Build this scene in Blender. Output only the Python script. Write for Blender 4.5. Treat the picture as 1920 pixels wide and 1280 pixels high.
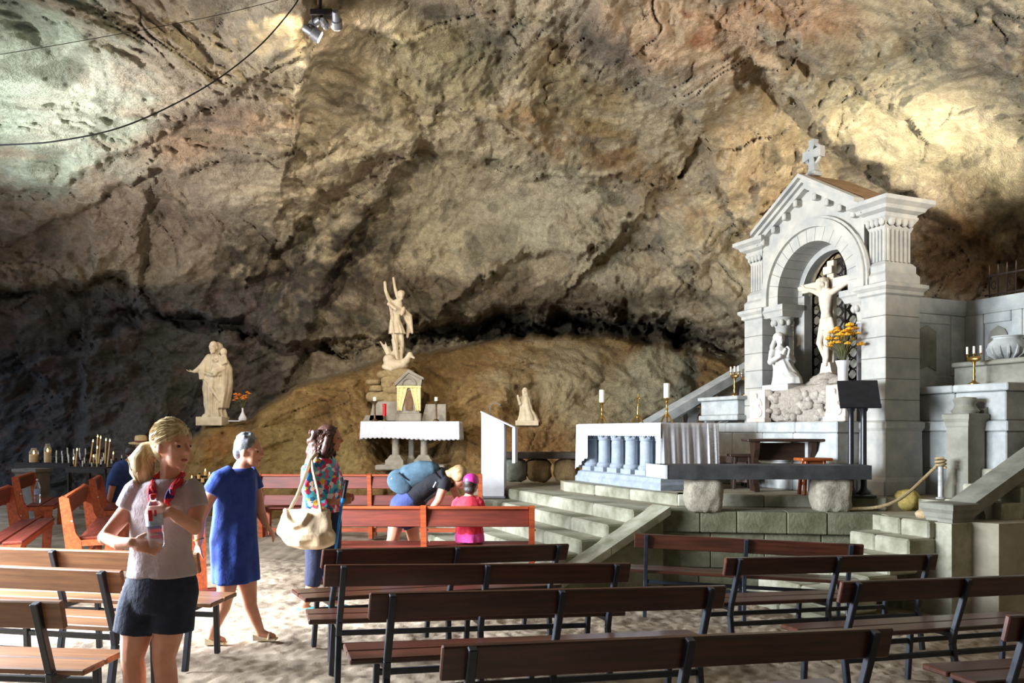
import bpy, bmesh, math, random
import numpy as np
from mathutils import Vector, Matrix, Euler, Quaternion
random.seed(7)
for o in list(bpy.data.objects): bpy.data.objects.remove(o)
SC = bpy.context.scene
COL = SC.collection
PI = math.pi

# ------------------------------------------------------------------ camera, world, light, exposure
F, YH, CH = 1480.0, 808.0, 1.6          # focal length in pixels, horizon row, eye height
cam_d = bpy.data.cameras.new('camera'); cam = bpy.data.objects.new('camera', cam_d); COL.objects.link(cam)
cam.location = (0, 0, CH); cam.rotation_euler = (PI/2, 0, 0)
cam_d.sensor_width = 36.0; cam_d.lens = F/1920*36.0; cam_d.shift_y = (YH-640)/1920
cam_d.clip_start = .05; cam_d.clip_end = 200
SC.camera = cam
w = bpy.data.worlds.new('world'); SC.world = w; w.use_nodes = True
bg = w.node_tree.nodes['Background']; bg.inputs[0].default_value = (.72, .85, 1, 1); bg.inputs[1].default_value = 1.7
vs = SC.view_settings; vs.view_transform = 'Standard'; vs.look = 'None'; vs.gamma = 1; vs.exposure = 0.05
vs.use_curve_mapping = False

SC.cycles.max_bounces = 6; SC.cycles.diffuse_bounces = 3; SC.cycles.glossy_bounces = 3; SC.cycles.transmission_bounces = 5
def P(px, py, Y): return Vector(((px-960)/F*Y, Y, CH-(py-YH)/F*Y))
def G(px, py, Z):
    Y = (CH-Z)*F/(py-YH); return Vector(((px-960)/F*Y, Y, Z))

def light(name, kind, loc, target, power, color, **kw):
    d = bpy.data.lights.new(name, kind); o = bpy.data.objects.new(name, d); COL.objects.link(o)
    o.location = loc; d.energy = power; d.color = color
    v = Vector(target)-Vector(loc); o.rotation_euler = v.to_track_quat('-Z', 'Y').to_euler()
    for k, x in kw.items(): setattr(d, k, x)
    return o
# daylight pouring in through the cave mouth, which lies to the left outside the picture
light('daylight_of_cave_mouth', 'AREA', (-6.2, 5.5, 2.3), (0, 6.3, .2), 1750, (.84, .92, 1), shape='RECTANGLE', size=3.6, size_y=2.6, spread=math.radians(140))
WARM = (1, .87, .68)

# ------------------------------------------------------------------ helpers
def lin(c):
    return tuple((x/255/12.92 if x/255 <= .04045 else ((x/255+.055)/1.055)**2.4) for x in c)
class MB:
    """collects shapes; build() links them as one mesh object"""
    def __init__(s): s.v = []; s.f = []; s.M = Matrix()
    def add(s, vs_, fs):
        n = len(s.v); M = s.M
        s.v += [tuple(M @ Vector(p)) for p in vs_]; s.f += [tuple(i+n for i in f) for f in fs]
        return s
    def box(s, c, size, rot=None, ch=0.0, taper=1.0):
        hx, hy, hz = size[0]/2, size[1]/2, size[2]/2
        R = rot if rot is not None else Matrix.Identity(3)
        if isinstance(R, (tuple, list)): R = Euler(R).to_matrix()
        c = Vector(c)
        if ch <= 0:
            pts = [(-hx,-hy,-hz),(hx,-hy,-hz),(hx,hy,-hz),(-hx,hy,-hz),(-hx*taper,-hy*taper,hz),(hx*taper,-hy*taper,hz),(hx*taper,hy*taper,hz),(-hx*taper,hy*taper,hz)]
            fs = [(3,2,1,0),(4,5,6,7),(0,1,5,4),(1,2,6,5),(2,3,7,6),(3,0,4,7)]
        else:
            ch = min(ch, hx*.9, hy*.9, hz*.9)
            pts = []; idx = {}
            for i, sx in enumerate((-1, 1)):
                for j, sy in enumerate((-1, 1)):
                    for k, sz in enumerate((-1, 1)):
                        t = taper if sz > 0 else 1
                        for ax in range(3):
                            q = [sx*hx*t, sy*hy*t, sz*hz]
                            for a2 in range(3):
                                if a2 != ax: q[a2] -= (sx, sy, sz)[a2]*ch
                            idx[(i,j,k,ax)] = len(pts); pts.append(tuple(q))
            fs = []
            def q4(l): fs.append(tuple(l))
            for i in (0, 1):
                l = [idx[(i,j,k,0)] for j, k in ((0,0),(1,0),(1,1),(0,1))]; q4(l if i else l[::-1])
                l = [idx[(j,i,k,1)] for j, k in ((0,0),(0,1),(1,1),(1,0))]; q4(l if i else l[::-1])
                l = [idx[(j,k,i,2)] for j, k in ((0,0),(1,0),(1,1),(0,1))]; q4(l if i else l[::-1])
            for a in (0, 1):
                for b in (0, 1):
                    l = [idx[(0,a,b,1)], idx[(1,a,b,1)], idx[(1,a,b,2)], idx[(0,a,b,2)]]; q4(l if (a ^ b) else l[::-1])
                    l = [idx[(a,0,b,0)], idx[(a,1,b,0)], idx[(a,1,b,2)], idx[(a,0,b,2)]]; q4(l[::-1] if (a ^ b) else l)
                    l = [idx[(a,b,0,0)], idx[(a,b,1,0)], idx[(a,b,1,1)], idx[(a,b,0,1)]]; q4(l if (a ^ b) else l[::-1])
            for i in (0, 1):
                for j in (0, 1):
                    for k in (0, 1):
                        l = [idx[(i,j,k,0)], idx[(i,j,k,1)], idx[(i,j,k,2)]]; fs.append(tuple(l if (i+j+k) % 2 else l[::-1]))
        return s.add([tuple(c + R @ Vector(p)) for p in pts], fs)
    def bar(s, p0, p1, wd, h, up=(0,0,1), ch=0.0):
        p0 = Vector(p0); p1 = Vector(p1); d = p1-p0; L = d.length; d.normalize()
        up = Vector(up); x = d.cross(up)
        if x.length < 1e-4: x = d.cross(Vector((0,1,0)))
        x.normalize(); z = x.cross(d)
        R = Matrix((x, d, z)).transposed()
        return s.box((p0+p1)/2, (wd, L, h), R, ch)
    def cone(s, p0, p1, r0, r1=None, n=12, cap=True):
        r1 = r0 if r1 is None else r1
        return s.tube([p0, p1], [r0, r1], n, cap)
    def tube(s, pts, rad, n=8, cap=True, flat=1.0):
        pts = [Vector(p) for p in pts]
        if not isinstance(rad, (list, tuple)): rad = [rad]*len(pts)
        vs_ = []; fs = []; N = len(pts); prev = None
        for i, p in enumerate(pts):
            d = (pts[min(i+1, N-1)]-pts[max(i-1, 0)])
            if d.length < 1e-9: d = Vector((0, 0, 1))
            d.normalize()
            if prev is None:
                a = d.cross(Vector((0, 0, 1)))
                if a.length < .05: a = d.cross(Vector((0, 1, 0)))
            else: a = prev - d*prev.dot(d)
            a.normalize(); b = d.cross(a); prev = a
            for k in range(n):
                t = 2*PI*k/n; vs_.append(p + a*math.cos(t)*rad[i] + b*math.sin(t)*rad[i]*flat)
        for i in range(N-1):
            for k in range(n):
                k2 = (k+1) % n; fs.append((i*n+k, i*n+k2, (i+1)*n+k2, (i+1)*n+k))
        if cap: fs.append(tuple(range(n))[::-1]); fs.append(tuple((N-1)*n+k for k in range(n)))
        return s.add(vs_, fs)
    def lathe(s, prof, n=20, c=(0,0,0), cap=True, sq=1.0):
        """prof: (radius, z)"""
        c = Vector(c); vs_ = []; fs = []; N = len(prof)
        for r, z in prof:
            for k in range(n):
                t = 2*PI*(k+.5)/n; vs_.append(c+Vector((r*math.cos(t), r*math.sin(t)*sq, z)))
        for i in range(N-1):
            for k in range(n):
                k2 = (k+1) % n; fs.append((i*n+k, i*n+k2, (i+1)*n+k2, (i+1)*n+k))
        if cap: fs.append(tuple(range(n))[::-1]); fs.append(tuple((N-1)*n+k for k in range(n)))
        return s.add(vs_, fs)
    def square_stack(s, prof, c=(0,0,0)):
        """prof: (half x, half y, z) stacked mouldings"""
        c = Vector(c); vs_ = []; fs = []
        for hx, hy, z in prof: vs_ += [c+Vector(q) for q in ((-hx,-hy,z),(hx,-hy,z),(hx,hy,z),(-hx,hy,z))]
        for i in range(len(prof)-1):
            for k in range(4):
                k2 = (k+1) % 4; fs.append((i*4+k, i*4+k2, i*4+4+k2, i*4+4+k))
        fs.append((3,2,1,0)); n = len(prof)*4; fs.append((n-4,n-3,n-2,n-1))
        return s.add(vs_, fs)
    def prism(s, poly, a0, a1, plane='xz'):
        """poly in the plane, extruded along the third axis from a0 to a1"""
        n = len(poly)
        def m(p, a):
            if plane == 'xz': return (p[0], a, p[1])
            if plane == 'yz': return (a, p[0], p[1])
            return (p[0], p[1], a)
        vs_ = [m(p, a0) for p in poly]+[m(p, a1) for p in poly]
        fs = [tuple(range(n)), tuple(range(2*n-1, n-1, -1))]
        for k in range(n): k2 = (k+1) % n; fs.append((k, n+k, n+k2, k2))
        return s.add(vs_, fs)
    def ell(s, c, r, rot=None, n=16, m=10):
        R = rot if rot is not None else Matrix.Identity(3)
        if isinstance(R, (tuple, list)): R = Euler(R).to_matrix()
        if not isinstance(r, (tuple, list)): r = (r, r, r)
        c = Vector(c); vs_ = [c+R@Vector((0,0,-r[2]))]; fs = []
        for i in range(1, m):
            a = -PI/2+PI*i/m
            for k in range(n):
                t = 2*PI*k/n; vs_.append(c+R@Vector((r[0]*math.cos(a)*math.cos(t), r[1]*math.cos(a)*math.sin(t), r[2]*math.sin(a))))
        vs_.append(c+R@Vector((0,0,r[2]))); L = len(vs_)-1
        for k in range(n):
            k2 = (k+1) % n; fs.append((0, 1+k2, 1+k)); fs.append((L, L-n+k, L-n+k2))
            for i in range(m-2): a = 1+i*n; fs.append((a+k, a+k2, a+n+k2, a+n+k))
        return s.add(vs_, fs)
    def loft(s, rings, cap=True):
        """rings: lists of equally many points"""
        n = len(rings[0]); vs_ = [p for r in rings for p in r]; fs = []
        for i in range(len(rings)-1):
            for k in range(n):
                k2 = (k+1) % n; fs.append((i*n+k, i*n+k2, (i+1)*n+k2, (i+1)*n+k))
        if cap: fs.append(tuple(range(n))[::-1]); fs.append(tuple((len(rings)-1)*n+k for k in range(n)))
        return s.add(vs_, fs)
    def grid(s, fn, nu, nv):
        vs_ = [fn(i/nu, j/nv) for j in range(nv+1) for i in range(nu+1)]
        fs = [(j*(nu+1)+i, j*(nu+1)+i+1, (j+1)*(nu+1)+i+1, (j+1)*(nu+1)+i) for j in range(nv) for i in range(nu)]
        return s.add(vs_, fs)
    def mesh(s, name, smooth=None):
        me = bpy.data.meshes.new(name); me.from_pydata(s.v, [], s.f)
        b = bmesh.new(); b.from_mesh(me); bmesh.ops.recalc_face_normals(b, faces=b.faces); b.to_mesh(me); b.free()
        if smooth:
            me.polygons.foreach_set('use_smooth', [True]*len(me.polygons))
            if smooth is not True: me.set_sharp_from_angle(angle=smooth)
        return me
    def build(s, name, mat, parent=None, smooth=.6, loc=None):
        me = s.mesh(name, smooth); return put(name, me, mat, parent, loc)
def put(name, me, mat, parent=None, loc=None):
    o = bpy.data.objects.new(name, me); COL.objects.link(o)
    if mat is not None: me.materials.append(mat)
    if parent: o.parent = parent
    if loc: o.location = loc
    return o
def tag(o, label=None, cat=None, group=None, kind=None):
    if label: o['label'] = label
    if cat: o['category'] = cat
    if group: o['group'] = group
    if kind: o['kind'] = kind
    return o
def thing(name, label, cat, loc=(0,0,0), rotz=0, group=None):
    o = bpy.data.objects.new(name, None); COL.objects.link(o); o.empty_display_size = .1
    o.location = loc; o.rotation_euler = (0, 0, rotz)
    return tag(o, label, cat, group)
def struct(name, label=None, loc=(0,0,0), rotz=0):
    o = bpy.data.objects.new(name, None); COL.objects.link(o); o.location = loc; o.rotation_euler = (0,0,rotz)
    return tag(o, label, None, None, 'structure')
def copy_tree(o, parent=None):
    c = o.copy(); COL.objects.link(c); c.parent = parent
    for ch in list(o.children): copy_tree(ch, c)
    return c
TMP = bpy.data.scenes.new('workbench')      # scratch scene for remeshing, removed at the end
def blob(mb, name, mat, parent=None, voxel=.01, smooth=4, fac=.5, loc=None):
    """fuse overlapping closed shapes into one continuous surface"""
    me = mb.mesh(name+'_raw'); o = bpy.data.objects.new('tmp', me); TMP.collection.objects.link(o)
    r = o.modifiers.new('r', 'REMESH'); r.mode = 'VOXEL'; r.voxel_size = voxel; r.use_smooth_shade = True
    if smooth:
        sm = o.modifiers.new('s', 'SMOOTH'); sm.iterations = smooth; sm.factor = fac
    with bpy.context.temp_override(scene=TMP, view_layer=TMP.view_layers[0]): dg = bpy.context.evaluated_depsgraph_get()
    dg.update()
    m2 = bpy.data.meshes.new_from_object(o.evaluated_get(dg)); m2.name = name
    bpy.data.objects.remove(o); bpy.data.meshes.remove(me)
    m2.materials.clear()
    m2.polygons.foreach_set('use_smooth', [True]*len(m2.polygons))
    return put(name, m2, mat, parent, loc)

# ------------------------------------------------------------------ materials
def newmat(name):
    m = bpy.data.materials.new(name); m.use_nodes = True; nt = m.node_tree
    return m, nt, nt.nodes['Principled BSDF']
def node(nt, t, **kw):
    n = nt.nodes.new(t)
    for k, x in kw.items():
        if k in n.inputs: n.inputs[k].default_value = x
        else: setattr(n, k, x)
    return n
def mat(name, c1, c2=None, scale=6, rough=.7, bump=.0, bscale=40, metal=0, stretch=None, spec=None, detail=6, sheen=0, coat=0, bdist=.01, trans=0, ior=1.45, lo=.35, hi=.65):
    m, nt, B = newmat(name); L = nt.links
    B.inputs['Roughness'].default_value = rough; B.inputs['Metallic'].default_value = metal
    if spec is not None: B.inputs['Specular IOR Level'].default_value = spec
    if coat: B.inputs['Coat Weight'].default_value = coat; B.inputs['Coat Roughness'].default_value = .15
    if trans: B.inputs['Transmission Weight'].default_value = trans; B.inputs['IOR'].default_value = ior
    tc = node(nt, 'ShaderNodeTexCoord'); mp = node(nt, 'ShaderNodeMapping'); L.new(tc.outputs['Object'], mp.inputs[0])
    if stretch: mp.inputs['Scale'].default_value = stretch
    a = lin(c1)+(1,)
    if c2:
        n1 = node(nt, 'ShaderNodeTexNoise', Scale=scale, Detail=detail, Roughness=.62); L.new(mp.outputs[0], n1.inputs['Vector'])
        mr = node(nt, 'ShaderNodeMapRange'); mr.inputs[1].default_value = lo; mr.inputs[2].default_value = hi; L.new(n1.outputs[0], mr.inputs[0])
        mx = node(nt, 'ShaderNodeMix', data_type='RGBA'); mx.inputs[6].default_value = a; mx.inputs[7].default_value = lin(c2)+(1,)
        L.new(mr.outputs[0], mx.inputs[0]); L.new(mx.outputs[2], B.inputs['Base Color'])
    else: B.inputs['Base Color'].default_value = a
    if bump:
        n2 = node(nt, 'ShaderNodeTexNoise', Scale=bscale, Detail=5, Roughness=.6); L.new(mp.outputs[0], n2.inputs['Vector'])
        bp = node(nt, 'ShaderNodeBump', Strength=bump, Distance=bdist); L.new(n2.outputs[0], bp.inputs['Height']); L.new(bp.outputs[0], B.inputs['Normal'])
    return m
def emit(name, c, s):
    m, nt, B = newmat(name); B.inputs['Base Color'].default_value = lin(c)+(1,)
    m.cycles.emission_sampling = 'NONE'
    B.inputs['Emission Color'].default_value = lin(c)+(1,); B.inputs['Emission Strength'].default_value = s
    return m

# ------------------------------------------------------------------ noise for the rock
_g = np.array([(1,1,0),(-1,1,0),(1,-1,0),(-1,-1,0),(1,0,1),(-1,0,1),(1,0,-1),(-1,0,-1),(0,1,1),(0,-1,1),(0,1,-1),(0,-1,-1)], np.float32)
def _hash(i, j, k, seed):
    h = (i*374761393 + j*668265263 + k*2147483647 + seed*974711) & 0xffffffff
    h = ((h ^ (h >> 13))*1274126177) & 0xffffffff
    h = ((h ^ (h >> 16))*2246822519) & 0xffffffff
    return h ^ (h >> 15)
def pn(p, seed=0):
    p = np.asarray(p, np.float32); b = np.floor(p).astype(np.int64); f = p-b; u = f*f*f*(f*(f*6-15)+10); out = 0
    for di in (0, 1):
        wx = u[:,0] if di else 1-u[:,0]
        for dj in (0, 1):
            wy = u[:,1] if dj else 1-u[:,1]
            for dk in (0, 1):
                wz = u[:,2] if dk else 1-u[:,2]
                g = _g[_hash(b[:,0]+di, b[:,1]+dj, b[:,2]+dk, seed) % 12]
                out = out + wx*wy*wz*(g[:,0]*(f[:,0]-di)+g[:,1]*(f[:,1]-dj)+g[:,2]*(f[:,2]-dk))
    return out
def fbm(p, octv=4, gain=.5, seed=0, ridge=False):
    a = 1.0; s = 0; t = 0
    for i in range(octv):
        n = pn(p*(2.03**i)+i*17.3, seed+i)
        s = s + a*((1-2*np.abs(n)-.5) if ridge else n); t += a; a *= gain
    return s/t
def worley(p, seed=0):
    p = np.asarray(p, np.float32); b = np.floor(p).astype(np.int64); F1 = np.full(len(p), 9, np.float32); F2 = F1.copy(); cid = np.zeros(len(p), np.int64)
    for di in (-1,0,1):
        for dj in (-1,0,1):
            for dk in (-1,0,1):
                c = b+np.array((di,dj,dk)); h = _hash(c[:,0], c[:,1], c[:,2], seed)
                q = c + np.stack([(h & 1023)/1023., ((h >> 10) & 1023)/1023., ((h >> 20) & 1023)/1023.], 1)
                d = np.sqrt(((p-q)**2).sum(1)); m = d < F1
                F2 = np.where(m, F1, np.minimum(F2, d)); cid = np.where(m, h, cid); F1 = np.where(m, d, F1)
    return F1, F2, (cid % 1000)/1000.
def sst(a, b, x):
    t = np.clip((x-a)/(b-a), 0, 1); return t*t*(3-2*t)
# ------------------------------------------------------------------ the cave: one rock shell split into ceiling and walls
def seg_side(px, py, pts):
    """signed distance (pixels of the survey photo) to a polyline, + on its right/below side"""
    best = np.full(px.shape, 1e9); sd = np.zeros(px.shape)
    for (x0, y0), (x1, y1) in zip(pts[:-1], pts[1:]):
        dx, dy = x1-x0, y1-y0; L2 = dx*dx+dy*dy
        t = np.clip(((px-x0)*dx+(py-y0)*dy)/L2, 0, 1); ex = px-(x0+t*dx); ey = py-(y0+t*dy); d = np.hypot(ex, ey)
        m = d < best; best = np.where(m, d, best); sd = np.where(m, np.sign(dx*ey-dy*ex)*d, sd)
    return sd
def tps(ctrl, val, q):
    ctrl = np.array(ctrl, float); val = np.array(val, float); n = len(ctrl)
    K = lambda r2: np.where(r2 > 1e-9, r2*np.log(np.maximum(r2, 1e-9)), 0)
    A = np.zeros((n+3, n+3)); A[:n,:n] = K(((ctrl[:,None]-ctrl[None])**2).sum(2))+np.eye(n)*60
    A[:n,n] = 1; A[:n,n+1:] = ctrl; A[n,:n] = 1; A[n+1:,:n] = ctrl.T
    wv = np.linalg.solve(A, np.r_[val, 0, 0, 0]); out = wv[n]+q@wv[n+1:]
    for i in range(n): out = out+wv[i]*K(((q-ctrl[i])**2).sum(1))
    return out
def make_cave():
    az = np.concatenate([np.linspace(-110, -43, 26), np.linspace(-41, -36, 12), np.arange(-35.5, 35.5, .098), np.linspace(36, 44, 16), np.linspace(47, 250, 62)])
    el = np.concatenate([np.linspace(-14, -6, 10), np.arange(-5.6, 30.5, .098), np.linspace(31, 40, 18), np.linspace(42, 89, 24)])
    A, E = np.meshgrid(az, el); sh = A.shape; a = A.ravel(); e = E.ravel()
    ar, er = np.radians(a), np.radians(e)
    ac = np.clip(ar, -1.25, 1.25)
    px = 960+F*np.tan(ac); py = YH-F*np.tan(np.clip(er, -1.2, 1.2))/np.cos(np.clip(ac, -.75, .75))
    # --- survey of distances: (px, py, Y)
    up = [(-150,0,7.6),(0,0,8.2),(300,0,8.4),(560,0,8.6),(700,0,9.6),(960,0,9.6),(1200,0,9.4),(1500,0,9.2),(1920,0,8.4),(2100,0,7.8),
          (0,150,9.6),(300,150,9.9),(520,130,9.6),(720,150,11.0),(960,150,11.2),(1250,130,10.6),(1500,150,10.8),(1750,150,10.2),(1920,150,9.4),
          (0,300,11.6),(300,300,12.2),(560,300,13.0),(760,300,13.6),(960,300,13.8),(1200,300,13.4),(1450,280,12.8),(1600,260,12.2),(1750,280,11.6),(1920,300,10.6),
          (0,430,14),(250,430,14.4),(500,430,15),(700,430,15.6),(900,420,15.8),(1100,420,15.3),(1300,420,14.6),(1500,420,13.9),(1700,420,13.6),(1850,400,12.2),(1920,420,11.5),
          (0,520,15),(250,520,15.2),(450,540,15.6),(700,540,15.8),(900,530,15.4),(1100,530,15.0),(1300,540,14.7),(1420,560,14.4),(1750,500,14.2),(1850,520,13.4),(1920,540,12.6),
          (0,640,16.2),(200,640,16.4),(400,650,17.0),(560,650,17.2),(700,640,17.0),(850,600,17.6),(1050,590,17.8),(1250,600,17.2),(1380,640,16),(1700,650,14.5),(1920,650,13.4),
          (0,760,16.6),(200,760,16.8),(400,760,17.0),(600,740,17.6),(900,700,18.5),(1200,700,18),(0,900,16.6),(250,900,16.6),(500,900,17),(1400,760,16.5),(1920,800,13.5),(2100,500,11)]
    C = []; V = []
    for x, y, Y in up:
        aa = math.degrees(math.atan((x-960)/F)); q = P(x, y, Y)-Vector((0,0,CH)); rho = math.hypot(q.x, q.y)
        C.append((aa, math.degrees(math.atan2(q.z, rho)))); V.append(q.length)
    for aa in (-110,-75,-50): C += [(aa, 45), (aa, 30)]; V += [9, 11]
    for aa in (-110,-60,-20,20,60,110,170,240): C += [(aa, 60), (aa, 85)]; V += [7.6, 7.0]
    for aa, r in ((50,9.5),(70,8.5),(100,8),(140,8.5),(180,9),(215,10),(250,11)): C += [(aa, -10), (aa, 15), (aa, 35)]; V += [r, r, r*.95]
    R = tps(C, V, np.stack([a, e], 1))
    R = np.clip(R, 5, 24)
    inf = sst(-39, -34, a)*(1-sst(34, 39, a))           # fine hand survey only where it was surveyed
    # --- faults, ledges and hollows
    wob = fbm(np.stack([a*.55, e*.55, a*0+3], 1), 4, .55, 5)*38
    wob2 = fbm(np.stack([a*.55, e*.55, a*0+9], 1), 4, .55, 6)*38
    X, Yp = px+wob, py+wob2
    def fault(pts, amp, width=7, fall=90):
        nonlocal R
        sd = seg_side(X, Yp, pts); R = R + inf*amp*(np.tanh(sd/width))*np.exp(-np.abs(sd)/fall)
    fault([(578,-60),(574,60),(578,130),(560,220)], -.55, 8, 110)
    fault([(1125,-20),(1112,60),(1200,130),(1290,205),(1345,330)], .34, 8, 80)
    fault([(1470,95),(1600,155),(1690,225)], .28, 7, 60)
    fault([(1470,175),(1520,240),(1600,300),(1700,370),(1860,480)], .75, 10, 90)
    fault([(0,365),(150,335),(300,262),(420,190),(500,140)], .30, 8, 80)
    fault([(0,475),(130,405),(260,330),(470,300)], .28, 7, 70)
    fault([(275,390),(268,470),(262,530)], -.22, 5, 60)
    fault([(560,430),(620,360),(700,300),(800,275),(900,300)], .30, 9, 110)
    fault([(740,330),(660,450),(600,560),(560,660)], -.38, 8, 70)
    fault([(660,380),(560,470),(500,600)], .35, 8, 70)
    fault([(1180,400),(1240,340),(1330,300)], -.25, 6, 70)
    fault([(1130,480),(1200,410),(1260,330)], .3, 7, 70)
    fault([(1390,420),(1440,360),(1480,330)], .32, 6, 60)
    fault([(640,30),(760,110),(800,190),(930,230),(1080,330),(1190,345)], .26, 7, 70)
    fault([(0,540),(120,545),(230,505),(258,560),(270,590),(160,650),(0,690)], .62, 7, 60)
    fault([(255,585),(330,580),(400,600),(405,640)], .5, 6, 45)
    fault([(405,600),(480,610),(540,650),(600,655)], .5, 6, 45)
    fault([(404,640),(408,720),(400,790)], -.35, 6, 45)
    fault([(165,650),(160,760),(150,860)], .4, 9, 60)
    fault([(60,700),(90,780),(60,860)], .35, 9, 50)
    fault([(1280,500),(1340,560),(1400,600)], .3, 6, 50)
    fault([(860,560),(940,500),(1040,470),(1160,470)], .34, 8, 70)
    # overhang: deep crevice under the ceiling lip
    cx = [-400,0,230,300,420,520,620,700,780,900,1000,1100,1250,1330,1390,1500,2400]
    cy = [560,556,520,585,612,642,655,655,628,610,606,602,612,640,660,690,700]
    ca = [.3,.4,.4,.5,.5,.5,.5,.6,1.6,2.2,2.4,2.4,2.2,1.8,1.2,.3,.2]
    cw = [9,10,9,10,11,10,10,12,18,21,22,22,20,18,16,15,15]
    ycre = np.interp(X, cx, cy); R = R + inf*np.interp(X, cx, ca)*np.exp(-((Yp-ycre)/np.interp(X, cx, cw))**2)
    lipbulge = np.exp(-np.maximum(ycre-Yp, 0)/70)*(Yp < ycre)*np.interp(X, [300,700,800,1300,1400,1500], [0,.1,.75,.75,.5,0]); R = R-inf*lipbulge
    # lower rock mass standing before the back wall
    lx = [-500,0,200,300,372,384,470,480,560,680,720,860,950,1060,1160,1280,1380,1420,2400]
    ly = [1000,990,930,860,810,789,788,775,722,690,672,650,635,627,634,652,684,715,760]
    yl = np.interp(X*.5+px*.5, lx, ly)
    t = np.clip((py-yl)/np.maximum(890-yl, 40), 0, 1.4)
    top = np.interp(px, [0,380,470,600,750,900,1100,1300,1400,1920], [16.6,15.7,15.7,16.6,16.9,17.1,17.1,16.6,15.8,14])
    bot = np.interp(px, [0,380,470,600,750,900,1100,1300,1400,1920], [15.8,14.5,14.3,14.5,15.1,15.1,15.3,15.2,15,13])
    Yl = top+(bot-top)*np.sqrt(np.clip(t, 0, 1.4)); 
    # hollow under the small altar, ledge for the kneeling figure
    Yl = Yl + 1.0*np.exp(-(((px-775)/62)**4))*np.exp(-(((py-838)/34)**4))
    Yl = Yl + .55*np.exp(-(((px-775)/95)**4))*np.exp(-(((py-752)/55)**4))
    Yl = Yl + .5*np.exp(-(((px-985)/34)**4))*np.exp(-(((py-760)/38)**4))
    Rl = Yl/np.cos(ac)/np.cos(er)
    st = sst(-5, 6, (Yp*.35+py*.65)-yl)*inf
    R = R*(1-st)+Rl*st
    # --- natural relief, in the rock's own space
    dirs = np.stack([np.sin(ar)*np.cos(er), np.cos(ar)*np.cos(er), np.sin(er)], 1)
    Q = dirs*R[:,None]
    warp = np.stack([pn(Q*.45, 21), pn(Q*.45+31, 22), pn(Q*.45+57, 23)], 1); Qw = Q+warp*.9
    lw = sst(700, 400, px)                                # bedding runs up to the right on the left, down to the right elsewhere
    th = np.where(lw > .5, math.radians(28), math.radians(-38))
    al = Q[:,0]*np.cos(th)+Q[:,2]*np.sin(th); ac2 = -Q[:,0]*np.sin(th)+Q[:,2]*np.cos(th)
    S = np.stack([al*.55, ac2*1.9, Q[:,1]*.9], 1)+warp*.6
    n_big = fbm(Qw*.42, 3, .5, 40)
    n_rdg = fbm(Qw*.85, 4, .52, 50, True)
    n_str = fbm(S*1.0, 4, .55, 60, True)
    n_fin = fbm(Qw*4.2, 3, .55, 70)
    g1, g2, cid2 = worley(Qw*2.2+S*.5, 4)
    smoothz = np.exp(-(((px-930)/210)**2+((py-400)/95)**2))*.75      # smooth hollow dome in the middle
    rough = (1-smoothz)
    n_cr = np.abs(pn(Qw*.9+S*.35, 44)+.5*pn(Qw*2.1+7, 45)); crack = np.exp(-(n_cr/.022)**2)*sst(-.05,.2,pn(Qw*.6, 46)); crack2 = np.exp(-((g2-g1)/.05)**2)
    low = st
    R = R + rough*(.75*n_big + .34*n_rdg*(1-.4*low) + .20*n_str + .13*fbm(S*2.3+Qw*.8, 3, .55, 64, True)*sst(-.12,.18,n_big+.4*pn(Qw*.7,47))) + .085*n_fin + .09*crack*rough + (cid2-.5)*.09*rough*sst(-.1,.15,n_rdg) + .07*fbm(Qw*2.6, 3, .55, 74, True)*rough*sst(-.2,.2,pn(Qw*.55,48))
    R = R + .034*fbm(Qw*9, 3, .6, 80, True)*(.35+.65*rough)
    Pt = dirs*R[:,None]; Pt[:,2] += CH
    # --- the rock's own colours (stains, algae, soot, ochre), plus painted light and shade
    base = np.array(lin((196,180,148)))[None]*np.ones((len(a), 1))
    def paint(c, m):
        nonlocal base
        m = np.clip(m, 0, 1)[:,None]; base = base*(1-m)+np.array(lin(c))[None]*m
    nz = fbm(Qw*1.3, 4, .55, 90); nz2 = fbm(Qw*2.6, 4, .6, 95); nz3 = fbm(S*1.6, 4, .6, 99)
    def patch(cx_, cy_, rx, ry, ang, soft=.5):
        c_, s_ = math.cos(math.radians(ang)), math.sin(math.radians(ang))
        dx, dy = X-cx_, Yp-cy_; u_ = (dx*c_+dy*s_)/rx; v_ = (-dx*s_+dy*c_)/ry
        return sst(1+soft, 1-soft, np.sqrt(u_*u_+v_*v_)+nz*1.3)
    paint((172,156,134), sst(.02,.2,nz)*.7); paint((160,134,98), sst(.06,.22,nz3)*.45); paint((206,190,158), sst(.08,.26,nz2)*.5)
    paint((186,174,158), sst(640,380,px)*.75*sst(560,420,py)); paint((190,210,196), patch(30,150,170,240,-55,.4)*.95); paint((206,204,190), patch(170,180,130,70,-35)*.6)  # greenish white at the upper left paints in the cool daylight
    paint((208,166,132), patch(1260,70,190,80,8)*.7); paint((226,196,158), patch(1330,90,150,60,25)*.7); paint((190,110,70), patch(1290,60,60,30,30)*.6*sst(-.05,.15,nz2))
    paint((214,170,132), patch(1480,30,130,60,10)*.7); paint((200,172,134), patch(1420,300,150,110,30)*.6)
    paint((140,108,70), patch(1085,275,170,48,24)*.8*sst(-.28,.1,nz2)); paint((146,114,76), patch(1210,330,130,45,40)*.7*sst(-.25,.1,nz2)); paint((142,118,66), patch(1080,180,110,60,30)*.5)
    paint((108,98,84), patch(860,60,110,50,10)*.55); paint((92,84,76), patch(905,110,60,45,-40)*.65); paint((84,78,74), patch(1110,70,40,60,-20)*.7); paint((116,106,96), patch(1170,130,80,30,40)*.6)
    paint((150,138,96), patch(800,130,120,90,0)*.5); paint((126,106,80), patch(640,80,60,80,0)*.6)
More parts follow.
